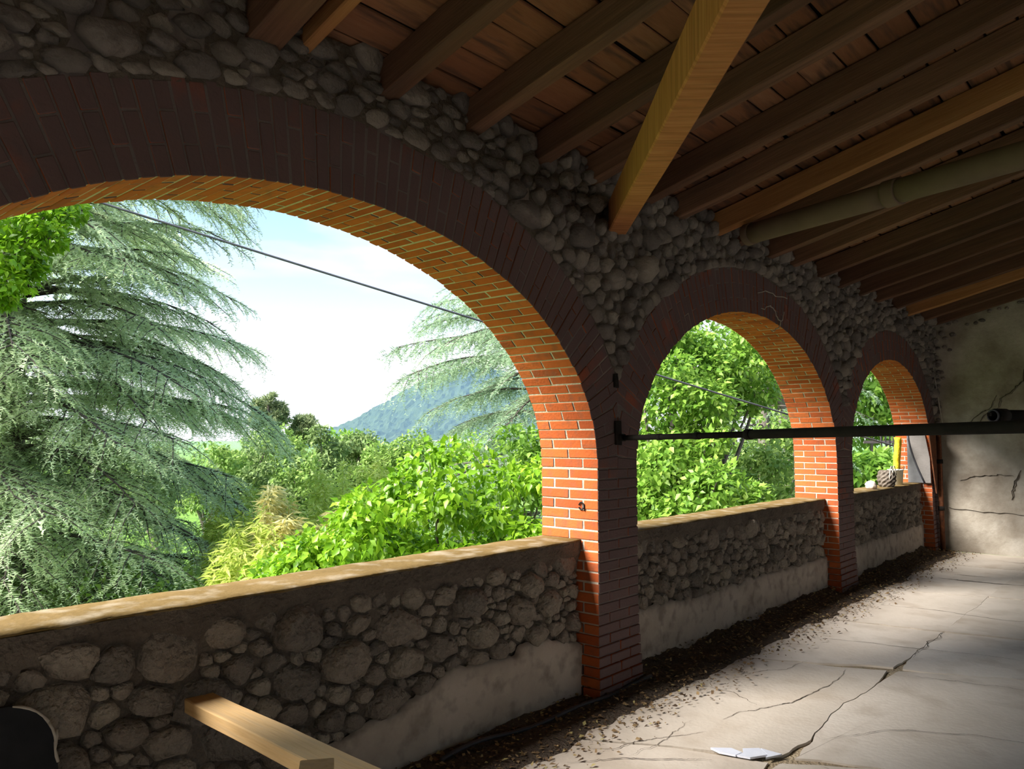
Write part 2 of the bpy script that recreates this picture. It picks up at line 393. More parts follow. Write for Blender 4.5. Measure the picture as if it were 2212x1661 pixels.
M['dark_leaf'] = leaf_mat('dark_green_leaves', [(0.0, (0.07, 0.12, 0.035)), (0.5, (0.16, 0.24, 0.075)), (1.0, (0.28, 0.37, 0.13))], trans=0.35)
M['bamboo_leaf'] = leaf_mat('yellow_green_bamboo', [(0.0, (0.34, 0.44, 0.06)), (0.5, (0.58, 0.68, 0.14)), (1.0, (0.78, 0.80, 0.28))], trans=0.5)
M['straw_leaf'] = leaf_mat('straw_yellow_bamboo', [(0.0, (0.58, 0.50, 0.16)), (0.5, (0.80, 0.72, 0.30)), (1.0, (0.88, 0.82, 0.46))], trans=0.5)
M['pine_leaf'] = leaf_mat('pine_needles', [(0.0, (0.12, 0.16, 0.07)), (0.5, (0.24, 0.30, 0.14)), (1.0, (0.40, 0.45, 0.24))], trans=0.4)
# ================================================================== THE ARCADE WALL
T = 0.467                      # wall thickness
RING = 0.37                    # height of the brick arch ring
ARCHES = [(2.105, 1.98, 1.31, 1.45), (6.53, 1.98, 1.305, 1.44), (10.73, 1.72, 1.21, 1.44)]
FAR_LEFT = (-2.32, 1.98, 1.31, 1.45)
PIER_MID = [-0.107, 4.3175, 8.76, 12.75]
SIDE = 12.75
ROOF_TAN = 0.253
RAFT_Z, RAFT_H, RAFT_W = 3.30, 0.17, 0.095
PLANK_Z = RAFT_Z + RAFT_H / math.cos(math.atan(ROOF_TAN)) + 0.003

def zopen(x):
    for cx, a, b, zs in [FAR_LEFT] + ARCHES:
        if abs(x - cx) < a:
            return zs + b * math.sqrt(max(0.0, 1 - ((x - cx) / a) ** 2))
    return None

_ext = []
for cx, a, b, zs in ARCHES:
    pts = []
    for i in range(241):
        t = math.pi * i / 240
        n = Vector((math.cos(t) / a, math.sin(t) / b)).normalized()
        pts.append((cx + a * math.cos(t) + RING * n.x, zs + b * math.sin(t) + RING * n.y))
    _ext.append(pts)
_ex = np.linspace(-0.5, SIDE, 2651); _ez = np.zeros_like(_ex)
for pts in _ext:
    p = np.array(pts)[::-1]
    zz = np.interp(_ex, p[:, 0], p[:, 1], left=0, right=0)
    _ez = np.maximum(_ez, zz)
def zext(x): return float(np.interp(x, _ex, _ez))

# core of lime mortar with the three (and one unseen) openings
def build_core():
    xs = []
    edges = []
    for cx, a, b, zs in [FAR_LEFT] + ARCHES: edges += [(cx - a - 0.0035, cx + a + 0.0035, cx, a + 0.0035, b + 0.0035, zs)]
    V, F = [], []
    def quad(p):
        i = len(V); V.extend(p); F.append((i, i + 1, i + 2, i + 3))
    yf, yb = 0.0055, T - 0.006
    def column(x0, x1, z0a, z0b, z1):
        quad([(x0, yf, z0a), (x1, yf, z0b), (x1, yf, z1), (x0, yf, z1)])
        quad([(x0, yb, z0a), (x0, yb, z1), (x1, yb, z1), (x1, yb, z0b)])
        if z0a > 0.01 or z0b > 0.01:
            quad([(x0, yf, z0a), (x0, yb, z0a), (x1, yb, z0b), (x1, yf, z0b)])
    ztop = PLANK_Z - 0.01
    x = -4.6
    for (xl, xr, cx, a, b, zs) in edges:
        column(x, xl, 0, 0, ztop)
        quad([(xl, yf, 0), (xl, yf, zs), (xl, yb, zs), (xl, yb, 0)])
        quad([(xr, yf, 0), (xr, yb, 0), (xr, yb, zs), (xr, yf, zs)])
        N = 64
        pr = None
        for i in range(N + 1):
            t = math.pi - math.pi * i / N
            p = (cx + a * math.cos(t), zs + b * math.sin(t))
            if pr: column(pr[0], p[0], pr[1], p[1], ztop)
            pr = p
        x = xr
    column(x, SIDE, 0, 0, ztop)
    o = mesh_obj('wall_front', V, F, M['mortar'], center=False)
    tag(o, 'long dark loggia wall with cobbled spandrels above the three brick arches', 'wall', kind='structure')
    return o
wall = build_core()

# bed of earthy mortar behind the cobbles, following the arch backs
V, F = [], []
xs = np.linspace(-0.1, SIDE, 300)
for i, x in enumerate(xs):
    lo = zext(x) - 0.01
    for k in range(5):
        z = lo + (PLANK_Z - 0.005 - lo) * k / 4
        V.append((x, 0.004 + 0.010 * noise.noise((x * 7, z * 7, 3)), z))
for i in range(len(xs) - 1):
    for k in range(4):
        a = i * 5 + k
        F.append((a, a + 5, a + 6, a + 1))
mesh_obj('mortar_bed', V, F, M['stone_mortar'], wall, center=False)

# ---------------------------------------------------------------- brick arches
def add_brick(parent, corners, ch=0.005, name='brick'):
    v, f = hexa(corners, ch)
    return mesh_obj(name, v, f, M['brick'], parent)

def build_arch(idx, label):
    cx, a, b, zs = ARCHES[idx]
    xl, xr = PIER_MID[idx] + 0.004, PIER_MID[idx + 1] - 0.004
    root = empty('brick_arch', (cx, T / 2, zs))
    tag(root, label, 'arch', kind='structure')
    ts = np.linspace(0, math.pi, 4001)
    px, pz = cx + (a + 0.1) * np.cos(ts), zs + (b + 0.1) * np.sin(ts)
    s = np.concatenate([[0], np.cumsum(np.hypot(np.diff(px), np.diff(pz)))])
    n = int(round(s[-1] / 0.068))
    tt = np.interp(np.linspace(0, s[-1], n + 1), s, ts)
    for i in range(n):
        t0, t1 = tt[i], tt[i + 1]
        g = 0.0045 / (a * 0.8)
        t0, t1 = t0 + g, t1 - g
        def P(t, r, y):
            nn = Vector((math.cos(t) / a, math.sin(t) / b)).normalized()
            x = cx + a * math.cos(t) + r * nn.x
            z = zs + b * math.sin(t) + r * nn.y
            return (min(max(x, xl), xr), y, z)
        j = lambda q=0.004: random.uniform(-q, q)
        if i % 2 == 0:
            blocks = [(0, 0.245, 0, 0.115), (0, 0.245, 0.124, 0.352), (0, 0.245, 0.361, T), (0.254, RING, 0, 0.115)]
        else:
            blocks = [(0, 0.118, 0, 0.229), (0, 0.118, 0.238, T), (0.127, RING, 0, 0.229)]
        for r0, r1, y0, y1 in blocks:
            dr = j(0.0028) if r0 == 0 else 0
            dy = j(0.005) if y0 == 0 else 0
            e = j(0.012) if r1 == RING else 0
            cs = [P(t, r, y) for t in (t1, t0) for y in (y0 + dy, y1) for r in (r0 + dr, r1 + e)]
            wx = max(c[0] for c in cs) - min(c[0] for c in cs); wz = max(c[2] for c in cs) - min(c[2] for c in cs)
            if min(wx, 9) < 0.03 and wz < 0.2: continue
            # a clamped block that has lost its length is dropped
            l0 = (Vector(cs[1]) - Vector(cs[0])).length
            if l0 < 0.04: continue
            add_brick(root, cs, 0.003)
    return root
build_arch(0, 'wide red brick arch nearest the viewer, its underside lit orange')
build_arch(1, 'middle red brick arch over the iron bar, full of green leaves')
build_arch(2, 'smallest far brick arch beside the plastered end wall')

# ---------------------------------------------------------------- brick piers
def build_pier(x0, x1, zs, label, end=False):
    root = empty('brick_pier', ((x0 + x1) / 2, T / 2, 0))
    tag(root, label, 'pier', kind='structure')
    n = 22; h = zs / n; W = x1 - x0; g = 0.009
    for i in range(n):
        z0, z1 = i * h + g / 2, (i + 1) * h - g / 2
        low = z1 < 0.97
        flare = 0.02 * max(0, 1 - z0 / 0.45)
        q = lambda v=0.004: random.uniform(-v, v)
        blocks = []
        if i % 2 == 0:
            if W > 0.4:
                blocks += [(0, W / 2 - g / 2, 0, 0.115), (W / 2 + g / 2, W, 0, 0.115)]
            else:
                blocks += [(0, W, 0, 0.115)]
            blocks += [(0, 0.115, 0.124, 0.352), (0, 0.115, 0.361, T)]
            if not end: blocks += [(W - 0.115, W, 0.124, 0.352), (W - 0.115, W, 0.361, T)]
        else:
            if W > 0.4:
                blocks += [(0, 0.115, 0, 0.229), (0.124, W - 0.124, 0, 0.229), (W - 0.115, W, 0, 0.229)]
            else:
                blocks += [(0, 0.115, 0, 0.229), (0.124, W, 0, 0.229)]
            blocks += [(0, 0.115, 0.238, T)]
            if not end: blocks += [(W - 0.115, W, 0.238, T)]
        for bx0, bx1, y0, y1 in blocks:
            if low and y0 > 0.15: continue
            fx0 = -flare if bx0 == 0 else 0; fx1 = flare if abs(bx1 - W) < 1e-6 and not end else 0
            fy = -flare - abs(q(0.003)) if y0 == 0 else 0
            dx0 = q(0.002) if bx0 == 0 else 0
            cs = box_corners(x0 + bx0 + fx0 + dx0, x0 + bx1 + fx1, y0 + fy, y1, z0, z1, 0.0015)
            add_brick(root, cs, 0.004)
    return root
pier_a = build_pier(4.085, 4.55, 1.445, 'brick pier between the wide near arch and the middle arch')
pier_b = build_pier(8.51, 9.01, 1.44, 'brick pier between the middle arch and the smallest far arch')
pier_c = build_pier(12.45, 12.75, 1.44, 'half brick pier in the far corner against the plastered wall', end=True)

# ---------------------------------------------------------------- stones
def poisson(x0, x1, z0, z1, rlist, ax, ok, tries):
    """big stones first, then ever smaller ones in the gaps; rlist = [(rmin, rmax, share)]"""
    pts = np.zeros((0, 2)); rs = np.zeros(0)
    for rmin, rmax, share in rlist:
        for u, v in RNG.random((int(tries * share), 2)):
            x, z = x0 + (x1 - x0) * u, z0 + (z1 - z0) * v
            if not ok(x, z): continue
            r = RNG.uniform(rmin, rmax)
            if callable(SIZE_AT): r *= SIZE_AT(x, z)
            if len(pts):
                d = np.hypot((pts[:, 0] - x) / ax, pts[:, 1] - z)
                if np.any(d < (rs + r) * 0.90): continue
            pts = np.vstack([pts, (x, z)]); rs = np.append(rs, r)
    return pts, rs
SIZE_AT = None

def cells(pts, rs, ax, shear=0.0):
    """Voronoi cells (in a squeezed space) by half plane clipping"""
    Q = pts.copy(); Q[:, 0] /= ax; Q[:, 1] += shear * Q[:, 0]
    out = []
    for i in range(len(Q)):
        c = Q[i]; R = rs[i] * 2.1
        poly = [c + R * np.array((math.cos(t), math.sin(t))) for t in np.linspace(0, 2 * math.pi, 9)[:-1]]
        d = np.hypot(Q[:, 0] - c[0], Q[:, 1] - c[1])
        for j in np.argsort(d)[1:18]:
            if d[j] > R * 2.4: break
            w = rs[i] / (rs[i] + rs[j])
            m = c + (Q[j] - c) * w; nrm = (Q[j] - c) / d[j]
            new = []
            for k in range(len(poly)):
                p, q = poly[k], poly[(k + 1) % len(poly)]
                sp, sq = np.dot(p - m, nrm), np.dot(q - m, nrm)
                if sp <= 0: new.append(p)
                if sp * sq < 0: new.append(p + (q - p) * (sp / (sp - sq)))
            poly = new
            if len(poly) < 3: break
        if len(poly) >= 3:
            P = np.array(poly); P[:, 1] -= shear * P[:, 0]; P[:, 0] *= ax
            cc = np.array(pts[i]); out.append((cc, P))
        else:
            out.append(None)
    return out

def stone_mesh(c, P, gap, bulge, y0, inside=None, cap=1.0, n=11, rough=0.06):
    """a worn stone: cell outline with its corners cut back, domed face, set in by a random amount"""
    c = np.array(c)
    ang = np.arctan2(P[:, 1] - c[1], P[:, 0] - c[0])
    rad = np.hypot(P[:, 0] - c[0], P[:, 1] - c[1])
    m = len(P)
    def reach(t):
        d = np.array((math.cos(t), math.sin(t))); best = 9.0
        for k in range(m):
            a, b = P[k] - c, P[(k + 1) % m] - c
            e = b - a; den = d[0] * e[1] - d[1] * e[0]
            if abs(den) < 1e-12: continue
            s = (a[0] * e[1] - a[1] * e[0]) / den; u = (a[0] * d[1] - a[1] * d[0]) / den
            if s > 0 and -1e-6 <= u <= 1 + 1e-6: best = min(best, s)
        return best
    t0 = random.uniform(0, 6.28)
    ts = [t0 + 2 * math.pi * k / n + random.uniform(-0.12, 0.12) for k in range(n)]
    rr = np.array([reach(t) for t in ts]); rr = np.where(rr > 5, rad.mean(), rr)
    Q = np.array([(math.cos(t), math.sin(t)) for t in ts]) * rr[:, None]
    # cut the corners back towards the stone's own ellipse
    cov = np.cov(Q.T) + np.eye(2) * 1e-9
    w, U = np.linalg.eigh(cov)
    ax_ = np.sqrt(2 * w) * cap
    for k in range(n):
        q = U.T @ Q[k]
        e = math.hypot(q[0] / ax_[0], q[1] / ax_[1])
        if e > 1: Q[k] *= (1 + (e - 1) * 0.35) / e
        l = np.hypot(*Q[k]); Q[k] *= max(0.3, (l - gap) / l) * (1 + random.uniform(-rough, rough))
        if inside is not None:
            s = 1.0
            while s > 0.2 and not inside(*(c + Q[k] * s)): s -= 0.1
            Q[k] *= s
    V = []; F = []
    tilt = (random.uniform(-0.3, 0.3), random.uniform(-0.3, 0.3))
    set_in = random.uniform(-0.3, 0.25) * bulge
    for sc, hh, jit in [(1.0, -1, 0.0), (0.90, 0.60, rough), (0.55, 0.95, rough * 1.2)]:
        for k in range(n):
            v = Q[k] * (sc + random.uniform(-jit, jit) * 0.5)
            h = 0.03 if hh < 0 else -bulge * hh * (1 + random.uniform(-jit, jit) * 2.5) + set_in
            h += (v[0] * tilt[0] + v[1] * tilt[1]) * (1.0 if hh > 0 else 0)
            V.append((c[0] + v[0], y0 + h, c[1] + v[1]))
    V.append((c[0], y0 + set_in - bulge * random.uniform(0.9, 1.08), c[1]))
    for rgi in range(2):
        for k in range(n):
            a, b = rgi * n + k, rgi * n + (k + 1) % n
            F.append((a, b, b + n, a + n))
    for k in range(n):
        F.append((2 * n + k, 2 * n + (k + 1) % n, 3 * n))
    return V, F

def place_stones(parent, shapes, mat, name, limit, smooth):
    """largest in the picture become parts of their own, the rest one joined part"""
    def size(vf):
        v = np.array(vf[0]); c = v.mean(0)
        q = cam_px(c)
        if q is None or not in_frame(c, 60): return 0
        return (v[:, 0].max() - v[:, 0].min()) * (v[:, 2].max() - v[:, 2].min()) / q[2] ** 3
    shapes = sorted(shapes, key=size, reverse=True)
    for v, f in shapes[:limit]:
        mesh_obj(name, v, f, mat, parent, smooth)
    rest = shapes[limit:]
    if rest:
        V, F = [], []
        for v, f in rest:
            o = len(V); V += v; F += [tuple(i + o for i in q) for q in f]
        o = mesh_obj('small_' + name, V, F, mat, parent, smooth, center=False)
        o['kind'] = 'stuff'

# cobbled spandrels above the arches
def span_ok(x, z): return z > zext(x) + 0.02 and z < PLANK_Z - 0.03 and x < SIDE - 0.02
shapes = []
for (xa, xb, ax, flat) in ((0.2, 3.1, 2.2, True), (3.1, SIDE, 1.15, False)):
    rl = [(0.05, 0.07, 0.006), (0.032, 0.046, 0.10), (0.021, 0.031, 0.45), (0.014, 0.02, 0.4)] if flat else [(0.075, 0.095, 0.003), (0.044, 0.06, 0.2), (0.03, 0.042, 0.5), (0.02, 0.027, 0.3)]
    pts, rs = poisson(xa, xb, 2.05, PLANK_Z, rl, ax, span_ok, 11000 if flat else 16000)
    for i, cell in enumerate(cells(pts, rs, ax, 0.12 if flat else 0.0)):
        if cell is None: continue
        c, P = cell
        shapes.append(stone_mesh(c, P, 0.003, rs[i] * random.uniform(0.5, 1.1) if flat else rs[i] * random.uniform(0.8, 1.25), 0.006,
                                 inside=lambda x, z: z > zext(x) + 0.004 and x < SIDE, cap=1.05 if flat else 0.92, rough=0.09 if flat else 0.05))
print('spandrel stones', len(shapes))
place_stones(wall, shapes, M['cobble'], 'cobble', 300, True)

# ---------------------------------------------------------------- parapets
PY = 0.134
def build_parapet(x0, x1, label, rlist, plaster_pts, ax, seed, cap, size_at=None):
    global SIZE_AT
    root = empty('stone_parapet', ((x0 + x1) / 2, (PY + T) / 2, 0))
    tag(root, label, 'parapet', kind='structure')
    # mortar core
    V, F = [], []
    nx, nz = 90, 14
    for i in range(nx + 1):
        x = x0 + (x1 - x0) * i / nx
        for k in range(nz + 1):
            z = 0.978 * k / nz
            d = 0.012 * noise.noise((x * 9, z * 9, seed)) + 0.01 * noise.noise((x * 23, z * 23, seed))
            if z > 0.82: d = d * (1 - 0.7 * min(1, (z - 0.82) / 0.06)) - 0.038 * min(1, (z - 0.82) / 0.06)
            V.append((x, PY + 0.046 + d, z))
    for i in range(nx):
        for k in range(nz):
            a = i * (nz + 1) + k
            F.append((a, a + nz + 1, a + nz + 2, a + 1))
    o = len(V)
    V += [(x0, T - 0.012, 0), (x1, T - 0.012, 0), (x1, T - 0.012, 0.95), (x0, T - 0.012, 0.95)]
    F.append((o, o + 3, o + 2, o + 1))
    mesh_obj('mortar_core', V, F, M['stone_mortar'], root, center=False)
    # plaster left on the foot of the wall
    px = [p[0] for p in plaster_pts]; pz = [p[1] for p in plaster_pts]
    def ptop(x):
        if x < px[0] or x > px[-1] + 0.5: return -1
        return float(np.interp(x, px, pz)) + 0.035 * noise.noise((x * 6, seed, 0)) + 0.025 * noise.noise((x * 17, seed, 4)) + 0.012 * noise.noise((x * 43, seed, 9))
    V, F = [], []
    n = int((x1 - max(x0, px[0])) / 0.025); kz = 8
    for i in range(n + 1):
        x = max(x0, px[0]) + (x1 - max(x0, px[0])) * i / n
        tp = max(ptop(x), 0.012)
        for k in range(kz + 1):
            z = tp * k / kz
            y = PY - 0.006 + 0.010 * noise.noise((x * 2.2, z * 2.2, seed)) + 0.004 * noise.noise((x * 12, z * 12, seed))
            if k == kz: y = PY + 0.03
            elif k == kz - 1: z = tp - 0.012 if tp > 0.05 else z; y += 0.003
            V.append((x, y, z))
    for i in range(n):
        for k in range(kz):
            a = i * (kz + 1) + k
            F.append((a, a + kz + 1, a + kz + 2, a + 1))
    mesh_obj('plaster', V, F, M['plaster'], root, True, center=False)
    # stones
    def ok(x, z):
        return x0 + 0.03 < x < x1 - 0.03 and 0.03 < z < 0.85 + 0.03 * noise.noise((x * 3, seed, 7)) and z > ptop(x) + 0.02
    SIZE_AT = size_at
    pts, rs = poisson(x0, x1, 0, 0.92, rlist, ax, ok, 9000)
    SIZE_AT = None
    sh = []
    for i, cell in enumerate(cells(pts, rs, ax, 0.22)):
        if cell is None: continue
        c, P = cell
        sh.append(stone_mesh(c, P, 0.003, min(0.06, rs[i] * random.uniform(0.5, 0.95)), PY + 0.036,
                             inside=lambda x, z: x0 < x < x1 and 0.0 < z < 0.93 and z > ptop(x) - 0.02, cap=cap, n=12, rough=0.08))
    print('parapet stones', len(sh))
    place_stones(root, sh, M['rubble'], 'stone', 300, True)
    # ochre coping
    V, F = [], []
    n, m = 110, 7
    prof = [(PY + 0.02, 0.968), (PY + 0.0015, 0.984), (PY + 0.004, 0.989), (PY + 0.08, 0.990), (PY + 0.2, 0.991), (T - 0.012, 0.990), (T + 0.006, 0.980), (T + 0.002, 0.94)]
    for i in range(n + 1):
        x = x0 + (x1 - x0) * i / n
        for k, (y, z) in enumerate(prof):
            j = 0.006 * noise.noise((x * 5, k * 0.7, seed)) + 0.004 * noise.noise((x * 21, k, seed))
            V.append((x, y + (j * 1.0 if k < 3 or k > 4 else 0), z + j * (0.55 if k > 1 else 1.2)))
    q = len(prof)
    for i in range(n):
        for k in range(q - 1):
            a = i * q + k
            F.append((a, a + q, a + q + 1, a + 1))
        F.append((i * q + q - 1, (i + 1) * q + q - 1, (i + 1) * q, i * q))
    mesh_obj('coping', V, F, M['coping'], root, True, center=False)
    return root
build_parapet(0.125, 4.085, 'nearest rubble stone parapet under the wide arch, patchy plaster on its foot',
              [(0.085, 0.11, 0.02), (0.05, 0.07, 0.2), (0.03, 0.042, 0.35), (0.018, 0.026, 0.43)],
              [(1.75, 0.10), (1.97, 0.20), (2.26, 0.264), (2.54, 0.30), (2.76, 0.355), (2.99, 0.42), (3.29, 0.385), (3.57, 0.43), (3.79, 0.40), (4.09, 0.34)], 1.5, 2.0, 1.05, lambda x, z: 1.12 - 0.13 * max(0, x - 1.0))
build_parapet(4.55, 8.51, 'middle rubble stone parapet with a pale plaster band, under the middle arch',
              [(0.065, 0.085, 0.008), (0.042, 0.058, 0.2), (0.028, 0.038, 0.4), (0.02, 0.026, 0.3)],
              [(4.5, 0.43), (5.19, 0.42), (5.55, 0.385), (6.03, 0.385), (6.56, 0.40), (7.39, 0.385), (8.38, 0.38), (8.6, 0.39)], 1.2, 5.0, 0.95)
build_parapet(9.01, 12.45, 'far stone parapet with a pale plaster band, under the smallest arch',
              [(0.055, 0.07, 0.02), (0.04, 0.052, 0.3), (0.026, 0.036, 0.5)],
              [(9.0, 0.385), (9.94, 0.40), (11.1, 0.395), (12.8, 0.41)], 1.2, 9.0, 0.95)

# ================================================================== END WALL
V, F = [], []
ny, nz = 60, 40
for i in range(ny + 1):
    y = T - (T + 7.0) * i / ny
    zt = PLANK_Z - 0.01 - ROOF_TAN * y
    for k in range(nz + 1):
        z = zt * k / nz
        V.append((SIDE + 0.02 * noise.noise((y * 0.9, z * 0.9, 4)) + 0.008 * noise.noise((y * 4, z * 4, 4)), y, z))
for i in range(ny):
    for k in range(nz):
        a = i * (nz + 1) + k
        F.append((a, a + 1, a + nz + 2, a + nz + 1))
M['wall_plaster'] = surf('stained_wall_plaster', [(0.3, (0.22, 0.185, 0.145)), (0.5, (0.38, 0.34, 0.28)), (0.7, (0.52, 0.48, 0.42))], tone_scale=1.5, bump=0.5, bump_scale=18, bump_dist=0.02, var='none',
                         dirt=(0.17, 0.135, 0.10), dirt_scale=1.7, dirt_amt=0.7)
end_wall = mesh_obj('wall_right', V, F, M['wall_plaster'], None, True, center=False)
tag(end_wall, 'stained grey plaster end wall with thin dark cracks', 'wall', kind='structure')
def crack(pts, w, parent, x=SIDE - 0.012, name='crack'):
    V, F = [], []
    P = []
    for (a, b) in zip(pts[:-1], pts[1:]):
        for s in range(6):
            t = s / 6; P.append((a[0] + (b[0] - a[0]) * t + random.uniform(-.012, .012), a[1] + (b[1] - a[1]) * t + random.uniform(-.012, .012)))
    P.append(pts[-1])
    for i, (y, z) in enumerate(P):
        ww = w * random.uniform(0.4, 1.3) * (0.3 + 0.7 * math.sin(math.pi * (i + 0.5) / len(P)))
        V += [(x - 0.003, y - ww, z - ww * 0.3), (x + 0.02, y, z), (x - 0.003, y + ww, z + ww * 0.3)]
    for i in range(len(P) - 1):
        for k in range(2):
            a = i * 3 + k
            F.append((a, a + 1, a + 4, a + 3))
    return mesh_obj(name, V, F, M['earth'], parent, center=False)
crack([(-1.35, 2.95), (-1.18, 2.72), (-1.13, 2.45), (-0.98, 2.28), (-0.86, 2.22), (-0.82, 2.08), (-0.62, 1.95), (-0.52, 1.75)], 0.012, end_wall)
crack([(-0.80, 2.24), (-0.73, 2.08), (-0.60, 2.0), (-0.45, 1.86)], 0.007, end_wall)
crack([(-0.30, 1.02), (-0.5, 1.10), (-0.75, 1.12), (-0.95, 1.12)], 0.008, end_wall)
crack([(-1.05, 1.2), (-0.95, 0.95), (-0.93, 0.78)], 0.012, end_wall)
crack([(-0.15, 0.62), (-0.4, 0.60), (-0.75, 0.59), (-1.3, 0.57)], 0.007, end_wall)
# a ragged fringe of bare stones at the inner corner and along the roof line
sh = []
for i in range(46):
    z = random.uniform(1.7, 3.3); lim = -0.05 - 0.28 * max(0, (z - 2.2) / 1.1)
    y = random.uniform(lim, 0.0)
    r = random.uniform(0.03, 0.06)
    P = np.array([(y + r * random.uniform(0.8, 1.2) * math.cos(t), z + r * random.uniform(0.6, 0.9) * math.sin(t)) for t in np.linspace(0, 2 * math.pi, 8)[:-1]])
    v, f = stone_mesh((y, z), P, 0.002, random.uniform(0.02, 0.035), 0)
    sh.append(([(SIDE + b - 0.004, a, c) for a, b, c in v], f))
for i in range(26):
    y = -0.1 - i * 0.11 + random.uniform(-0.04, 0.04); z = PLANK_Z - ROOF_TAN * y - random.uniform(0.2, 0.36)
    r = random.uniform(0.03, 0.055)
    P = np.array([(y + r * random.uniform(0.8, 1.2) * math.cos(t), z + r * random.uniform(0.5, 0.8) * math.sin(t)) for t in np.linspace(0, 2 * math.pi, 8)[:-1]])
    v, f = stone_mesh((y, z), P, 0.002, random.uniform(0.015, 0.028), 0)
    sh.append(([(SIDE + b - 0.004, a, c) for a, b, c in v], f))
for v, f in sh: mesh_obj('cobble', v, f, M['cobble'], end_wall, True)

# ================================================================== UNSEEN WALLS ADDED TO SHAPE THE LIGHT INDOORS
M['bounce_limewash'] = surf('pale_bounce_limewash', [(0.2, (0.62, 0.57, 0.49)), (0.8, (0.76, 0.71, 0.63))], tone_scale=1.5, bump=0.3, var='none')  # pale so the unseen walls bounce more light into the room
yb = -7.0; zt = PLANK_Z - ROOF_TAN * yb
fill_light_holes = [(-3.0, -1.2), (1.4, 3.2), (5.6, 7.4), (9.6, 11.4)]; hz0, hz1 = 0.85, 2.6  # unseen openings added so sky light fills the dark room
V, F = [], []
def q4(xa, xb, za, zb):
    k = len(V); V.extend([(xa, yb, za), (xb, yb, za), (xb, yb, zb), (xa, yb, zb)]); F.append((k, k + 1, k + 2, k + 3))
q4(-4.6, SIDE, 0, hz0); q4(-4.6, SIDE, hz1, zt)
ed = [-4.6] + [e for h in fill_light_holes for e in h] + [SIDE]
for k in range(0, len(ed), 2): q4(ed[k], ed[k + 1], hz0, hz1)
for xa, xb in fill_light_holes:                                   # reveals
    k = len(V); V.extend([(xa, yb, hz0), (xb, yb, hz0), (xb, yb, hz1), (xa, yb, hz1), (xa, yb - 0.3, hz0), (xb, yb - 0.3, hz0), (xb, yb - 0.3, hz1), (xa, yb - 0.3, hz1)])
    F += [(k, k + 1, k + 5, k + 4), (k + 1, k + 2, k + 6, k + 5), (k + 2, k + 3, k + 7, k + 6), (k + 3, k, k + 4, k + 7)]
o = mesh_obj('unseen_wall_back', V, F, M['bounce_limewash'], None, center=False)
tag(o, 'unseen plaster wall behind the viewer, its openings added for fill light', 'wall', kind='structure')
M['gravel'] = surf('pale_bounce_gravel', [(0.2, (0.36, 0.32, 0.27)), (0.8, (0.52, 0.47, 0.40))], tone_scale=2, bump=0.5, var='none')  # for the added court that throws sunlight up to the ceiling
o = mesh_obj('bounce_court_ground', [(-60, yb - 0.01, -0.3), (80, yb - 0.01, -0.3), (80, -120, -0.3), (-60, -120, -0.3)], [(0, 3, 2, 1)], M['gravel'], None, center=False)
tag(o, 'unseen pale gravel court added to bounce light into the room', 'ground', kind='structure')
o = mesh_obj('unseen_wall_left', [(-4.6, T, 0), (-4.6, yb, 0), (-4.6, yb, zt), (-4.6, T, PLANK_Z - ROOF_TAN * T)], [(0, 1, 2, 3)], M['bounce_limewash'], None, center=False)  # added out of view to shut out sky light
tag(o, 'unseen plaster wall added to keep light out at the near end of the loggia', 'wall', kind='structure')

# ================================================================== FLOOR
floor = mesh_obj('floor', [(-4.6, T, -0.014), (SIDE, T, -0.014), (SIDE, -7, -0.014), (-4.6, -7, -0.014)], [(0, 3, 2, 1)], M['subfloor'], center=False)
tag(floor, 'pale cracked concrete floor of large uneven slabs', 'floor', kind='structure')
JX = [(-4.6, 0), (-1.6, -0.1), (0.4, -0.15), (2.2, -0.1), (3.68, -0.50), (5.75, -0.42), (7.32, -0.21), (9.16, -0.28), (11.38, -0.16), (SIDE, 0)]
RY = [T, -1.2, -3.1, -5.1, -7.0]
def jx(k, y):
    x, s = JX[k]
    if k in (0, len(JX) - 1): return x
    yy = y + 0.6
    return x + s * max(yy, -2.2) + 0.05 * noise.noise((y * 1.6, k * 3.3, 0)) + 0.016 * noise.noise((y * 9, k * 3.3, 2)) + 0.006 * noise.noise((y * 30, k, 5))
def gx(k, y):
    if k in (0, len(JX) - 1): return 0
    g = 0.006 + 0.008 * max(0, noise.noise((y * 3, k, 8))) + (0.012 if k in (6, 7, 8) else 0.006 if k == 5 else 0)
    if k == 5: g += 0.05 * math.exp(-((y + 1.02) / 0.26) ** 2)
    if k == 4: g += 0.045 * math.exp(-((y + 1.25) / 0.3) ** 2)
    return g
def ry(m, x):
    if m in (0, len(RY) - 1): return RY[m]
    return RY[m] + 0.05 * noise.noise((x * 1.3, m * 5.1, 1)) + 0.016 * noise.noise((x * 8, m * 5.1, 3)) + 0.006 * noise.noise((x * 30, m, 7))
def gy(m, x):
    if m in (0, len(RY) - 1): return 0
    g = 0.0006 + 0.0022 * max(0, noise.noise((x * 3, m, 4)))
    if m == 1: g += 0.03 * math.exp(-((x - 4.0) / 0.25) ** 2) + 0.03 * math.exp(-((x - 6.0) / 0.25) ** 2)
    return g
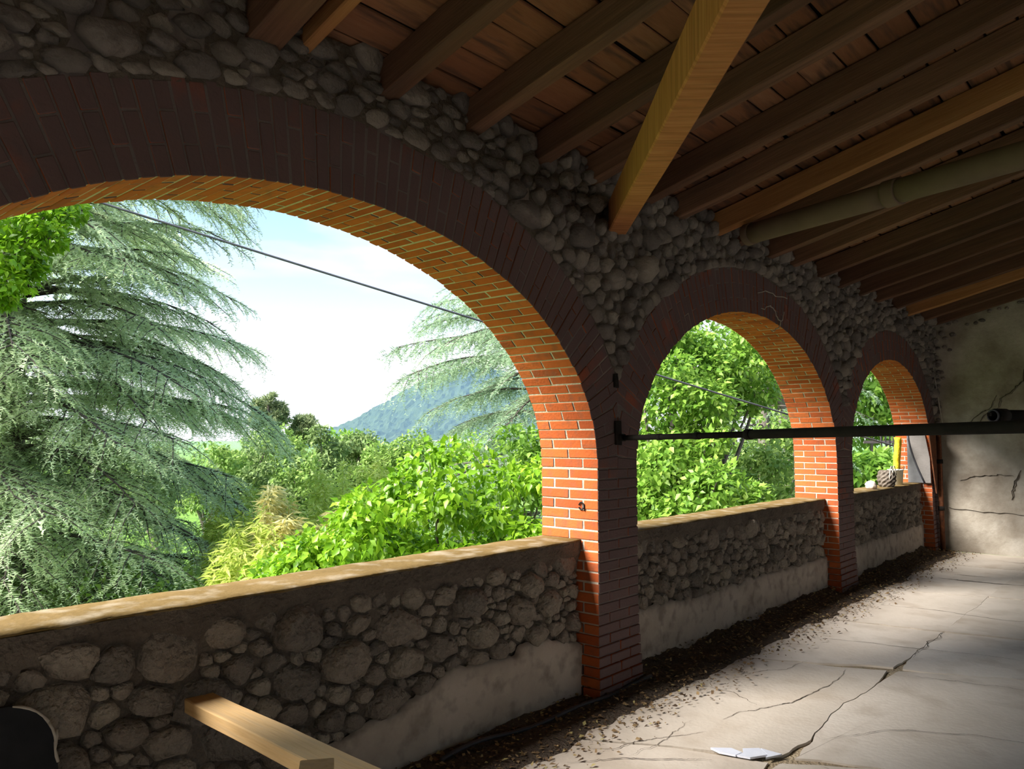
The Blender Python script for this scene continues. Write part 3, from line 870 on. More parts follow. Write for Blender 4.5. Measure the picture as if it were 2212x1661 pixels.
for k in range(len(JX) - 1):
    for m in range(len(RY) - 1):
        y1, y0 = RY[m], RY[m + 1]
        poly = []
        S = 34
        for s in range(S):                              # left joint, going down in y
            y = y1 + (y0 - y1) * s / S; poly.append((jx(k, y) + gx(k, y), y))
        xa, xb = jx(k, y0), jx(k + 1, y0)
        for s in range(S):
            x = xa + (xb - xa) * s / S; poly.append((x, ry(m + 1, x) + gy(m + 1, x)))
        for s in range(S):
            y = y0 + (y1 - y0) * s / S; poly.append((jx(k + 1, y) - gx(k + 1, y), y))
        xa, xb = jx(k + 1, y1), jx(k, y1)
        for s in range(S):
            x = xa + (xb - xa) * s / S; poly.append((x, ry(m, x) - gy(m, x)))
        # keep the corners inside the joints
        q = []
        for x, y in poly:
            yl, yh = ry(m + 1, x) + gy(m + 1, x), ry(m, x) - gy(m, x)
            y = min(max(y, yl), yh)
            xl, xh = jx(k, y) + gx(k, y), jx(k + 1, y) - gx(k + 1, y)
            x = min(max(x, xl), xh)
            if not q or (abs(q[-1][0] - x) + abs(q[-1][1] - y)) > 1e-4: q.append((x, y))
        dz = random.uniform(-0.0015, 0.0015); tx, ty = random.uniform(-.0012, .0012), random.uniform(-.002, .002)
        cx, cy = sum(p[0] for p in q) / len(q), sum(p[1] for p in q) / len(q)
        n = len(q)
        V = [(x, y, dz + (x - cx) * tx + (y - cy) * ty) for x, y in q] + [(x, y, -0.04) for x, y in q]
        F = [tuple(range(n))] + [(i, i + n, (i + 1) % n + n, (i + 1) % n) for i in range(n)]
        mesh_obj('slab', V, F, M['slab'], floor)
# hairline cracks running over the slabs
def floor_crack(pts, w, seed):
    n = max(8, int(sum(math.hypot(b[0] - a[0], b[1] - a[1]) for a, b in zip(pts[:-1], pts[1:])) / 0.016))
    px_ = np.array(pts); tt = np.linspace(0, 1, len(pts)); P = []
    for s in np.linspace(0, 1, n):
        x, y = float(np.interp(s, tt, px_[:, 0])), float(np.interp(s, tt, px_[:, 1]))
        P.append((x + 0.035 * noise.noise((s * 6, seed, 0)) + 0.012 * noise.noise((s * 25, seed, 1)) + 0.004 * noise.noise((s * 90, seed, 2)),
                  y + 0.035 * noise.noise((s * 6, seed, 5)) + 0.012 * noise.noise((s * 25, seed, 6)) + 0.004 * noise.noise((s * 90, seed, 7))))
    V, F = [], []
    for i, (x, y) in enumerate(P):
        s = i / (n - 1); ww = w * (0.25 + 0.75 * math.sin(math.pi * min(1, s * 1.02))) * (0.75 + 0.6 * noise.noise((s * 20, seed, 9)))
        d = Vector((P[min(i + 1, n - 1)][0] - P[max(i - 1, 0)][0], P[min(i + 1, n - 1)][1] - P[max(i - 1, 0)][1])).normalized()
        V += [(x - d.y * ww, y + d.x * ww, 0.0042), (x + d.y * ww, y - d.x * ww, 0.0042)]
    for i in range(n - 1): F.append((2 * i, 2 * i + 1, 2 * i + 3, 2 * i + 2))
    mesh_obj('crack', V, F, M['earth'], floor)
CR = [([(4.35, -1.28), (4.75, -1.5), (5.0, -1.9), (5.15, -2.6)], .0028), ([(4.3, -0.72), (4.6, -0.80), (4.85, -0.93), (5.3, -0.98), (5.75, -0.95)], .004), ([(4.8, -0.40), (4.75, -0.6), (4.66, -0.78)], .0025),
      ([(3.2, -0.42), (3.42, -0.58), (3.6, -0.80), (3.72, -0.95)], .004), ([(3.35, -0.38), (3.6, -0.52), (3.85, -0.62), (4.05, -0.75)], .003), ([(3.5, -0.6), (3.8, -0.64), (4.15, -0.60)], .002),
      ([(6.5, -0.45), (6.62, -0.75), (6.7, -1.15), (6.85, -1.6), (6.9, -2.2)], .004), ([(7.45, -1.22), (6.9, -1.2), (6.4, -1.22)], .004), ([(10.2, -0.55), (10.22, -0.9), (10.3, -1.5)], .018), ([(10.6, -0.6), (10.62, -1.0)], .010),
      ([(12.1, -0.9), (12.12, -1.6)], .012), ([(8.2, -0.5), (8.3, -0.9), (8.25, -1.5), (8.4, -2.0)], .004), ([(5.2, -0.45), (5.5, -0.62), (5.8, -0.66)], .0025), ([(5.9, -1.3), (6.0, -1.6), (6.1, -2.1)], .003), ([(4.0, -1.4), (4.2, -1.9), (4.2, -2.6)], .003)]
for k, (pp, w) in enumerate(CR): floor_crack(pp, w, k * 3.7 + 1)

# leaf litter and soil along the foot of the wall
V, F = [], []
xs = np.linspace(0.2, SIDE - 0.02, 460); yn = 14
for x in xs:
    reach = 0.30 + 0.10 * noise.noise((x * 1.7, 0, 3)) + 0.05 * noise.noise((x * 7, 0, 3))
    amp = 0.35 if x < 4.05 else 1.0
    for k in range(yn + 1):
        t = k / yn
        y = PY + 0.005 - (reach + PY) * t
        h = amp * (0.085 * (1 - t) ** 1.6 * (0.65 + 0.9 * noise.noise((x * 3, y * 4, 6))) + 0.022 * (1 - t) * noise.noise((x * 17, y * 17, 2)) + 0.012 * noise.noise((x * 40, y * 40, 2)) * (1 - t))
        V.append((x, y, max(h, 0) + (0.004 if t < 0.97 else -0.012)))
for i in range(len(xs) - 1):
    for k in range(yn):
        a = i * (yn + 1) + k
        F.append((a, a + 1, a + yn + 2, a + yn + 1))
soil = mesh_obj('soil_drift', V, F, M['earth'], None, True, center=False)
tag(soil, 'dark soil heaped along the foot of the parapets', 'soil', kind='stuff')

def scatter(name, tv, tf, pos, rot, scl, mat, parent=None, rnd=None, smooth=False):
    tv = np.asarray(tv, float); tf = np.asarray(tf, int)
    n, k = len(pos), len(tv)
    scl = np.asarray(scl, float)
    if scl.ndim == 1: scl = scl[:, None]
    loc = tv[None] * scl[:, None, :]
    Vv = np.einsum('nij,nkj->nki', rot, loc) + pos[:, None, :]
    Ff = (tf[None] + (np.arange(n) * k)[:, None, None]).reshape(-1, 3)
    if rnd is None: rnd = RNG.random(n)
    return big_mesh(name, Vv.reshape(-1, 3), Ff, mat, parent, np.repeat(rnd, k), smooth)

def frames(x, z):
    """rotation matrices with columns x, y, z from direction arrays"""
    x = x / np.linalg.norm(x, axis=1, keepdims=True)
    y = np.cross(z, x); y /= np.maximum(np.linalg.norm(y, axis=1, keepdims=True), 1e-6)
    z = np.cross(x, y)
    return np.stack([x, y, z], axis=2)

LEAF_V = [(0, 0, 0), (0.35, 0.30, 0.10), (0.35, -0.30, 0.10), (1.0, 0, -0.05), (0.45, 0, 0.0)]
LEAF_F = [(0, 2, 4), (0, 4, 1), (4, 2, 3), (4, 3, 1)]
n = 5200
x = RNG.uniform(2.2, SIDE - 0.05, n); t = RNG.beta(1.3, 2.2, n)
pos = np.stack([x, PY - t * 0.75, np.maximum(0.012, 0.075 * (1 - t * 1.9)) * np.where(x < 4.05, 0.4, 1.0) + 0.006], 1)
d = RNG.normal(size=(n, 3)); d[:, 2] *= 0.25
zz = RNG.normal(size=(n, 3)) * 0.35 + np.array((0, 0, 1))
lit = scatter('dry_leaf_litter', LEAF_V, LEAF_F, pos, frames(d, zz), RNG.uniform(0.012, 0.042, n), M['dry_leaf'])
tag(lit, 'brown dry leaves and twigs littering the soil by the wall', 'leaf litter', kind='stuff')

# ================================================================== ROOF
ceiling = empty('ceiling', (6.0, 0.0, PLANK_Z))
tag(ceiling, 'sloping roof of weathered reddish boards above the rafters', 'ceiling', kind='structure')
RX = [1.66, 2.34, 2.93, 3.51, 4.03, 4.66, 5.15, 5.76, 6.18, 6.85, 7.36, 8.06, 8.70, 9.38, 10.0, 10.72, 11.40, 12.08, 12.66]
def roof_z(y): return PLANK_Z - ROOF_TAN * y
shapes = []
bounds = [-4.6, -2.5, -0.2, 1.0] + RX
for bi in range(len(bounds) - 1):
    xa, xb = bounds[bi] + 0.0, bounds[bi + 1]
    y = 0.62 - random.uniform(0, 0.1)
    while y > -6.9:
        w = random.uniform(0.15, 0.215) if xa < 4.4 else random.uniform(0.13, 0.185)
        g = random.choice([0.004, 0.006, 0.012, 0.016, 0.02])
        dz = random.uniform(0, 0.012); sk = random.uniform(-0.008, 0.008)
        cs = []
        for X in (xa + 0.004, xb - 0.004):
            for Y in (y - w + g, y):
                Yk = Y + (sk if X > xa + 0.1 else 0)
                for Z in (0, 0.022):
                    cs.append((X, Yk, roof_z(Yk) + dz + Z))
        shapes.append((hexa(cs, 0.004), (xa + xb) / 2, y))
        y -= w
def pkey(s):
    c = ((s[1]), s[2] - 0.1, roof_z(s[2]))
    q = cam_px(c)
    return -(1 / q[2] ** 2) if q is not None and in_frame(c, 120) else 0
shapes.sort(key=pkey)
for (v, f), a, b in shapes[:300]: mesh_obj('roof_board', v, f, M['plank'], ceiling)
V, F = [], []
for (v, f), a, b in shapes[300:]:
    o = len(V); V += v; F += [tuple(i + o for i in q) for q in f]
o = mesh_obj('distant_roof_boards', V, F, M['plank'], ceiling, center=False); o['kind'] = 'stuff'
yA, yB = 0.75, -7.0
mesh_obj('roof_deck', [(-4.6, yA, roof_z(yA) + 0.04), (SIDE + 0.3, yA, roof_z(yA) + 0.04), (SIDE + 0.3, yB, roof_z(yB) + 0.04), (-4.6, yB, roof_z(yB) + 0.04),
                       (-4.6, yA, roof_z(yA) + 0.12), (SIDE + 0.3, yA, roof_z(yA) + 0.12), (SIDE + 0.3, yB, roof_z(yB) + 0.12), (-4.6, yB, roof_z(yB) + 0.12)],
         [(0, 1, 2, 3), (4, 7, 6, 5), (0, 4, 5, 1), (3, 2, 6, 7), (0, 3, 7, 4), (1, 5, 6, 2)], M['roof'], ceiling, center=False)
ORD = ['first', 'second', 'third', 'fourth', 'fifth', 'sixth', 'seventh', 'eighth', 'ninth', 'tenth', 'eleventh', 'twelfth', 'thirteenth', 'fourteenth', 'fifteenth', 'sixteenth', 'seventeenth', 'eighteenth', 'nineteenth']
R_NOTE = {0: 'thick dark rafter in the top left corner over cobbled wall', 7: 'bright orange-brown rafter just left of the grey flue pipe', 18: 'last dark rafter lying against the plastered end wall'}
for i, x in enumerate(RX):
    zc = RAFT_Z + 0.5 * RAFT_H / math.cos(math.atan(ROOF_TAN))
    w = RAFT_W * random.uniform(0.9, 1.12)
    if i == 0: w = 0.15
    o = beam('rafter', (x, 0.6, zc - ROOF_TAN * 0.6), (x + random.uniform(-0.03, 0.03), -6.6, zc + ROOF_TAN * 6.6), w, RAFT_H, M['rafter_warm'] if i in (7, 16) else M['rafter'], wob=0.006, seg=14)
    lab = R_NOTE.get(i, 'dark brown roof rafter, %s from the left of the picture' % ORD[i])
    tag(o, lab, 'rafter', 'rafters under the roof boards', 'structure')

o = beam('roof_lath', (1.87, 0.3, RAFT_Z + 0.11 - ROOF_TAN * 0.3), (1.86, -6.0, RAFT_Z + 0.11 + ROOF_TAN * 6.0), 0.055, 0.09, M['rafter_warm'], wob=0.004, seg=10)
tag(o, 'thin pale lath running beside the thick top left rafter', 'lath', kind='structure')
# ================================================================== TIMBERS, PIPES AND OTHER THINGS INDOORS
def at(px, py, dep):
    """world point seen at a photo pixel, dep metres along the lens axis"""
    return CAM + (rt * ((px - 1106) / FPX) + up * (-(py - 830.5) / FPX) + fw) * dep

# diagonal yellow timber from the pier head towards the viewer
d = Vector((-0.758, -0.651, -0.049)).normalized()
c0 = Vector((4.325, 0.0, 3.125))
M['saw_timber'] = surf('sawn_yellow_timber', [(0.2, (0.26, 0.095, 0.035)), (0.5, (0.48, 0.20, 0.075)), (0.85, (0.64, 0.32, 0.14))], tone_scale=5, stretch=(7, 0.5, 0.35), bump=0.5, bump_scale=12, bump_dist=0.004,
                       var='none', dirt=(0.20, 0.10, 0.04), dirt_scale=4, dirt_amt=0.5)
o = beam('timber_beam', c0 - d * 0.03, c0 + d * 6.2, 0.13, 0.205, M['saw_timber'], ch=0.008, wob=0.002, seg=8)
tag(o, 'long squared yellow timber crossing diagonally under the dark rafters', 'beam')

# grey flue pipe hung under the rafters, in two lengths with collars
root = empty('flue_pipe', (5.79, -0.28, 3.269))
tag(root, 'fat grey cement pipe hanging below the rafters on the right', 'pipe')
pd = Vector((-0.369, -1.095, -0.008)).normalized()
p0 = Vector((5.79, -0.28, 3.269)); rp = 0.081
def flue_len(t0, t1, r, name):
    pts = [p0 + pd * (t0 + (t1 - t0) * i / 6) for i in range(7)]
    tube_obj(name, pts, r, M['flue'], root, n=28)
flue_len(0.0, 1.26, rp, 'pipe_length'); flue_len(1.26, 4.2, rp, 'pipe_length')
flue_len(-0.01, 0.05, rp + 0.008, 'collar'); flue_len(1.20, 1.30, rp + 0.009, 'collar')

# iron bar from the pier, with its sleeves and wall anchor
bd = Vector((-0.43, -1.028, 0.018)).normalized()
b0 = Vector((4.353, -0.005, 1.647))
root = empty('iron_tie_bar', tuple(b0))
tag(root, 'black iron bar running out from the pier across the middle arch', 'bar')
tube_obj('rod', [b0, b0 + bd * 1.2], 0.0175, M['black_iron'], root, n=12)
tube_obj('rod', [b0 + bd * 1.2, b0 + bd * 4.2], 0.025, M['black_iron'], root, n=14)
for t, r in ((0.42, 0.021), (0.78, 0.022), (1.2, 0.029)):
    tube_obj('coupling', [b0 + bd * (t - 0.02), b0 + bd * (t + 0.02)], r, M['black_iron'], root, n=14)
v, f = hexa(box_corners(4.275, 4.335, -0.022, 0.004, 1.60, 1.76, 0.004), 0.004)
mesh_obj('anchor_plate', v, f, M['black_iron'], root)
v, f = hexa(box_corners(4.30, 4.372, -0.03, 0.004, 1.625, 1.672, 0.002), 0.004)
mesh_obj('anchor_shoe', v, f, M['black_iron'], root)
v, f = hexa(box_corners(4.272, 4.318, -0.014, 0.004, 1.985, 2.075, 0.006), 0.004)  # dark hole in the pier, drawn as a thin black block
o = mesh_obj('dark_hole_block', v, f, M['black_iron']); tag(o, 'small dark hole high on the near pier, made as a black block', 'dark hole')

# scaffold tube above the bar, its open end towards the left
te = at(2145, 898, 3.1)
td = (rt * 0.93 + fw * 0.36 + Vector((0, 0, -0.02))).normalized()
root = empty('scaffold_tube', tuple(te)); tag(root, 'short black scaffold tube with an open end above the iron bar', 'tube')
def ring_tube(a, b, ro, ri, n=24):
    dd = (b - a).normalized(); u = dd.cross(Vector((0, 0, 1))).normalized(); w = dd.cross(u)
    V, F = [], []
    for p, r in ((a, ri), (a, ro), (b, ro), (b, ri)):
        for k in range(n):
            t = 2 * math.pi * k / n; V.append(p + (u * math.cos(t) + w * math.sin(t)) * r)
    for s in range(4):
        for k in range(n):
            F.append((s * n + k, s * n + (k + 1) % n, ((s + 1) % 4) * n + (k + 1) % n, ((s + 1) % 4) * n + k))
    return V, F
v, f = ring_tube(te, te + td * 1.5, 0.0245, 0.0205); mesh_obj('tube_body', v, f, M['black_iron'], root, True)
v, f = ring_tube(te + td * 0.012, te + td * 0.07, 0.029, 0.0246); mesh_obj('clamp', v, f, M['black_iron'], root, True)
v, f = ring_tube(te - td * 0.002, te + td * 0.003, 0.0252, 0.0205); mesh_obj('rim', v, f, M['cable'], root, True)
v, f = hexa(box_corners(te.x - 0.055, te.x - 0.025, te.y + 0.0, te.y + 0.012, te.z - 0.002, te.z + 0.012), 0.002)
mesh_obj('clamp_bolt', v, f, M['black_iron'], root)

# loose pine board leaning from the parapet towards the viewer
pdv = -(rt * ((-420 - 1106) / FPX) + up * (-(1102 - 830.5) / FPX) + fw); pdv.normalize()
q0 = Vector((1.525, 0.13, 0.598))
o = beam('pine_board', q0, q0 + pdv * 1.75, 0.115, 0.055, M['pine'], ch=0.004, wob=0.0015, seg=8)
tag(o, 'pale pine board propped on the near parapet, lower left', 'board')
q1 = at(684, 1652, 1.6)
o = beam('pine_stud', (q1.x, q1.y, 0.0), tuple(q1), 0.07, 0.06, M['pine'], up=(0.6, 0.8, 0), ch=0.003, wob=0.001, seg=3)
tag(o, 'top of an upright pale stud at the bottom edge', 'stud')

# black round-cornered panel leaning on the near parapet
root = empty('round_cornered_sheet', (0.72, 0.03, 0.0)); tag(root, 'black round-cornered panel with a chipped pale rim leaning in the lower left', 'sheet')
x0, x1, zt, rr = 0.42, 0.985, 0.765, 0.15
out = [(x0, 0.0)]
out += [(x0, zt - rr)] + [(x0 + rr - rr * math.cos(t), zt - rr + rr * math.sin(t)) for t in np.linspace(0, math.pi / 2, 8)]
out += [(x1 - rr + rr * math.sin(t), zt - rr + rr * math.cos(t)) for t in np.linspace(0, math.pi / 2, 10)] + [(x1 + 0.012, 0.35), (x1, 0.0)]
def lean(x, z, o=0): return (x, -0.10 + 0.19 * z / 0.765 + o, z)
n = len(out)
V = [lean(x, z) for x, z in out] + [lean(x, z, 0.02) for x, z in out]
F = [tuple(range(n)), tuple(reversed(range(n, 2 * n)))] + [(i, i + n, (i + 1) % n + n, (i + 1) % n) for i in range(n)]
mesh_obj('sheet_face', V, F, M['black_board'], root)
rim = out[11:-1]
def rim_piece(a, b):
    P = [Vector(lean(*rim[i], -0.002)) for i in range(a, b)]
    tube_obj('worn_rim', P, [0.0055 * random.uniform(0.5, 1.2) for _ in P], M['pale_edge'], root, n=6)
rim_piece(0, 6); rim_piece(5, 9)
P = [Vector(lean(x1 + 0.004 * math.sin(z * 60), z, -0.002)) for z in np.linspace(0.66, 0.56, 6)]
tube_obj('worn_rim', P, [0.006 * random.uniform(0.5, 1.2) for _ in P], M['pale_edge'], root, n=6)

# iron ring hook in the lit jamb
root = empty('ring_hook', (4.085, 0.125, 1.205)); tag(root, 'small black iron ring hook on the orange brick jamb', 'hook')
P = [Vector((4.078, 0.128 + 0.020 * math.cos(t), 1.205 + 0.024 * math.sin(t))) for t in np.linspace(0.2, 2 * math.pi - 0.3, 18)]
tube_obj('ring', P, 0.0045, M['black_iron'], root, n=6)
tube_obj('shank', [(4.078, 0.108, 1.22), (4.078, 0.104, 1.175)], 0.004, M['black_iron'], root, n=6)

# thin cables and hose
P = [Vector((4.60 - 0.01 * math.sin(s * 3), 0.06 + 0.02 * s, 0.985 - 0.13 * s)) for s in np.linspace(0, 1, 8)]
o = tube_obj('white_cable', P, 0.006, M['pale_cable'], n=6); tag(o, 'short white cable stub hanging beside the near pier', 'cable')
P = []
for s in np.linspace(0, 1, 26):
    x = 2.75 + (4.6 - 2.75) * s
    P.append(Vector((x, 0.03 - 0.10 * s + 0.02 * math.sin(s * 9), 0.035 + 0.012 * math.sin(s * 14))))
o = tube_obj('black_hose', P, 0.012, M['hose'], n=8); tag(o, 'thin black hose lying along the foot of the near parapet', 'hose')
P = [Vector((12.69, 0.02 - 0.14 * s ** 1.4, 3.22 - 1.42 * s)) for s in np.linspace(0, 1, 14)]
o = tube_obj('hanging_cable', P, 0.008, M['pale_edge'], n=6); tag(o, 'pale cable hanging down the corner of the end wall', 'cable')
P = [Vector((12.685, 0.025 - 0.15 * s ** 1.25, 3.2 - 1.40 * s)) for s in np.linspace(0, 1, 14)]
# dried root strands over the middle arch ring
rs = [[(6.55, 2.93), (6.75, 2.98), (7.0, 2.96), (7.25, 2.98)], [(6.62, 2.80), (6.8, 2.85), (6.95, 2.82)], [(6.85, 2.62), (7.0, 2.68), (7.1, 2.78), (7.11, 2.85)], [(6.9, 2.84), (6.97, 2.76), (7.05, 2.74)]]
root = empty('dried_roots', (6.9, -0.01, 2.8)); tag(root, 'pale dried root strands clinging to the middle arch ring', 'roots')
for r_ in rs:
    P = []
    for a, b in zip(r_[:-1], r_[1:]):
        for s in range(4): P.append(Vector((a[0] + (b[0] - a[0]) * s / 4 + random.uniform(-.01, .01), -0.014 - random.uniform(0, 0.012), a[1] + (b[1] - a[1]) * s / 4 + random.uniform(-.012, .012))))
    tube_obj('strand', P, 0.0045, M['pale_edge'], root, n=5)

# broken pale tile on the floor
root = empty('broken_tile', (3.9, -1.05, 0.0)); tag(root, 'pale bluish broken tile lying on the floor slabs', 'tile')
for pl in ([(3.833, -0.888), (3.901, -0.973), (3.885, -1.040), (3.83, -1.03), (3.812, -0.95)], [(3.889, -1.046), (3.935, -1.02), (3.998, -1.083), (3.94, -1.15), (3.85, -1.10), (3.834, -1.036)], [(4.0, -1.09), (4.0, -1.205), (3.90, -1.16), (3.945, -1.153)]):
    n = len(pl)
    V = [(x, y, 0.016) for x, y in pl] + [(x, y, 0.006) for x, y in pl]
    mesh_obj('shard', V, [tuple(range(n))] + [(i, i + n, (i + 1) % n + n, (i + 1) % n) for i in range(n)], M['pale_tile'], root)

# ---------------------------------------------------------------- things at the far arch
def lump(name, c, r, mat, label, cat, sq=0.7, amp=0.25, seed=0, parent=None):
    import bmesh
    bm = bmesh.new(); bmesh.ops.create_icosphere(bm, subdivisions=3, radius=1)
    for v in bm.verts:
        k = 1 + amp * noise.noise(v.co * 1.7 + Vector((seed, 0, 0))) + 0.3 * amp * noise.noise(v.co * 5 + Vector((seed, 0, 0)))
        v.co = Vector((v.co.x * r[0] * k, v.co.y * r[1] * k, max(v.co.z, -sq) * r[2] * k))
    me = bpy.data.meshes.new(name); bm.to_mesh(me); bm.free(); me.materials.append(mat)
    me.polygons.foreach_set('use_smooth', [True] * len(me.polygons))
    o = bpy.data.objects.new(name, me); COL.objects.link(o); o.location = Vector(c)
    if parent is not None: o.parent = parent; o.location = Vector(c) - parent.location
    if label: tag(o, label, cat)
    return o
lump('sill_stone', (10.50, 0.26, 1.035), (0.085, 0.07, 0.06), M['pink_stone'], 'pale round stone sitting on the far parapet', 'stone', seed=3)
# wicker basket with a pale wire frame
bc = Vector((11.10, 0.24, 0.99))
root = empty('wire_basket', tuple(bc)); tag(root, 'dark woven basket with pale wire frame on the far parapet', 'basket')
V, F = [], []
NS, NR = 20, 8
for k in range(NR + 1):
    z = 0.22 * k / NR; r = 0.085 + 0.03 * math.sin(k / NR * math.pi) + (0.004 if k % 2 else -0.004)
    for s in range(NS):
        t = 2 * math.pi * s / NS; rr_ = r + (0.006 if (s + k) % 2 else -0.006)
        V.append(bc + Vector((rr_ * math.cos(t), rr_ * math.sin(t), z + 0.002)))
for k in range(NR):
    for s in range(NS): F.append((k * NS + s, k * NS + (s + 1) % NS, (k + 1) * NS + (s + 1) % NS, (k + 1) * NS + s))
F.append(tuple(NR * NS + s for s in range(NS)))
mesh_obj('woven_body', V, F, M['wicker'], root)
for dx in (-0.1, 0.02):
    P = [bc + Vector((dx - 0.09 + 0.2 * s, -0.09, 0.01 + 0.27 * math.sin(math.pi * (0.12 + 0.7 * s)))) for s in np.linspace(0, 1, 10)]
    tube_obj('wire', P, 0.007, M['pale_edge'], root, n=6)
# white bucket
root = empty('white_bucket', (11.72, 0.29, 0.99)); tag(root, 'cloudy white plastic tub between the basket and yellow foam', 'tub')
prof = [(0.0, 0.002), (0.085, 0.002), (0.10, 0.20), (0.107, 0.20), (0.107, 0.215), (0.092, 0.215), (0.08, 0.02), (0.0, 0.02)]
V, F = [], []
for r, z in prof:
    for s in range(24):
        t = 2 * math.pi * s / 24; V.append((11.72 + r * math.cos(t), 0.29 + r * math.sin(t), 0.99 + z))
for k in range(len(prof) - 1):
    for s in range(24): F.append((k * 24 + s, k * 24 + (s + 1) % 24, (k + 1) * 24 + (s + 1) % 24, (k + 1) * 24 + s))
mesh_obj('tub_wall', V, F, M['white_plastic'], root, True)
P = [Vector((11.72 + 0.108 * math.cos(t), 0.29 + 0.108 * math.sin(t) * 0.6 - 0.05, 1.19 - 0.05 * math.sin(t))) for t in np.linspace(math.pi, 2 * math.pi, 10)]
tube_obj('handle', P, 0.004, M['black_iron'], root, n=5)
# yellow foam slab
V, F = [], []
for i in range(15):
    z = 0.992 + 0.66 * i / 14
    cx_ = 12.13 - 0.05 * math.sin(i * 0.35) + 0.02 * noise.noise((i * 0.6, 0, 0)); w = 0.10 * (0.75 + 0.45 * abs(noise.noise((i * 0.33, 4, 0)))) * (1.0 if i < 12 else 0.8); dp = 0.045
    for k in range(10):
        t = 2 * math.pi * k / 10
        V.append((cx_ + w * math.cos(t), 0.37 + dp * math.sin(t) + 0.012 * noise.noise((i * 0.9, k * 0.9, 2)), z))
for i in range(14):
    for k in range(10): F.append((i * 10 + k, i * 10 + (k + 1) % 10, (i + 1) * 10 + (k + 1) % 10, (i + 1) * 10 + k))
F += [tuple(range(10)), tuple(140 + k for k in range(10))]
o = mesh_obj('foam_strip', V, F, M['yellow'], None, True); tag(o, 'bright yellow lumpy foam strip standing on the far parapet', 'foam')
# grey boards leaning in the far opening
def slab_xz(name, poly, y0, y1, mat, label, cat):
    n = len(poly)
    V = [(x, y0, z) for x, z in poly] + [(x, y1, z) for x, z in poly]
    o = mesh_obj(name, V, [tuple(range(n)), tuple(reversed(range(n, 2 * n)))] + [(i, i + n, (i + 1) % n + n, (i + 1) % n) for i in range(n)], mat)
    return tag(o, label, cat)
def slab_yz(name, poly, x0, x1, mat, label, cat):
    n = len(poly)
    V = [(x0, y, z) for y, z in poly] + [(x1, y, z) for y, z in poly]
    o = mesh_obj(name, V, [tuple(range(n)), tuple(reversed(range(n, 2 * n)))] + [(i, i + n, (i + 1) % n + n, (i + 1) % n) for i in range(n)], mat)
    return tag(o, label, cat)
slab_yz('dark_grey_board', [(0.06, 0.993), (0.31, 0.993), (0.31, 1.74), (0.10, 1.74)], 12.415, 12.435, M['grey_panel_dark'], 'dark grey board standing behind the yellow foam', 'board')
cv = [(0.288 - 0.205 * s ** 1.5, 1.70 - 0.706 * s) for s in np.linspace(0, 1, 9)]
slab_yz('light_grey_board', cv + [(0.0, 0.994), (0.005, 1.35), (0.06, 1.70)], 12.385, 12.405, M['grey_panel'], 'light grey curved board leaning at the far right jamb', 'board')
P = [Vector((12.378, y, z)) for y, z in cv]
o = tube_obj('bent_black_rod', P, 0.012, M['hose'], n=8); tag(o, 'thin bent black rod along the curved grey board', 'rod')
slab_xz('rusty_plate', [(12.20, 1.70), (12.27, 1.45), (12.38, 1.15), (12.50, 0.84), (12.53, 0.84), (12.56, 1.25), (12.56, 1.70)], -0.045, -0.03, M['rust'], 'tapering rusty steel plate on the corner pier', 'plate')
root = empty('rusty_pipe', (12.63, -0.07, 0)); tag(root, 'upright rusty black pipe in the far corner', 'pipe')
tube_obj('pipe_body', [(12.63, -0.07, 0.0), (12.63, -0.065, 1.75)], 0.034, M['rust'], root, n=14)
for z in (0.62, 1.3): tube_obj('pipe_joint', [(12.63, -0.069, z - 0.03), (12.63, -0.068, z + 0.03)], 0.043, M['black_iron'], root, n=14)
o = tube_obj('thin_iron_rod', [(9.86, 0.28, 0.985), (9.85, 0.29, 1.75)], 0.013, M['black_iron'], n=8); tag(o, 'thin dark upright rod on the far parapet beside the brick pier', 'rod')

# ================================================================== OUTDOORS
GZ = -5.0
gn = 60
V, F = [], []
for i in range(gn + 1):
    for k in range(gn + 1):
        x = -300 + 1300 * (i / gn); y = T + 0.2 + 1300 * (k / gn) ** 2.2
        V.append((x, y, GZ + 0.4 * noise.noise((x * 0.05, y * 0.05, 0))))
for i in range(gn):
    for k in range(gn):
        a = i * (gn + 1) + k; F.append((a, a + gn + 1, a + gn + 2, a + 1))
g = mesh_obj('garden_ground', V, F, M['grass'], None, True, center=False)
tag(g, 'green garden ground far below the parapets', 'ground', kind='structure')
fx0 = [(-4.7, T - 0.02, -5.2), (SIDE + 0.1, T - 0.02, -5.2), (SIDE + 0.1, T - 0.02, -0.036), (-4.7, T - 0.02, -0.036)]
o = mesh_obj('wall_outside', fx0, [(0, 1, 2, 3)], M['plaster'], None, center=False); tag(o, 'outer face of the building below the loggia', 'wall', kind='structure')

# overhead cable
A, B = at(215, 437, 8.0), at(1695, 893, 11.0)
root_p = []
for s in np.linspace(-0.5, 1.8, 40):
    p = A.lerp(B, s); p.z += 0.06 * ((s - 0.5) ** 2 - 0.25); root_p.append(p)
o = tube_obj('overhead_cable', root_p, 0.013, M['cable'], n=8); tag(o, 'dark overhead cable slanting across the wide arch', 'cable')

# picket fence far away
root = empty('picket_fence', tuple(at(1905, 980, 22))); tag(root, 'row of dark fence pales seen low through the far arch', 'fence')
for i in range(9):
    p = at(1872 + i * 9, 0, 22); zt = at(1872 + i * 9, 938 + random.uniform(-4, 4), 22).z
    v, f = hexa(box_corners(p.x - 0.045, p.x + 0.045, p.y - 0.012, p.y + 0.012, zt - 1.5, zt, 0.01), 0.005)
    mesh_obj('pale', v, f, M['fence'], root)
a, b = at(1866, 955, 22.05), at(1952, 955, 22.05)
o = beam('rail', a, b, 0.04, 0.08, M['fence'], root, seg=2)

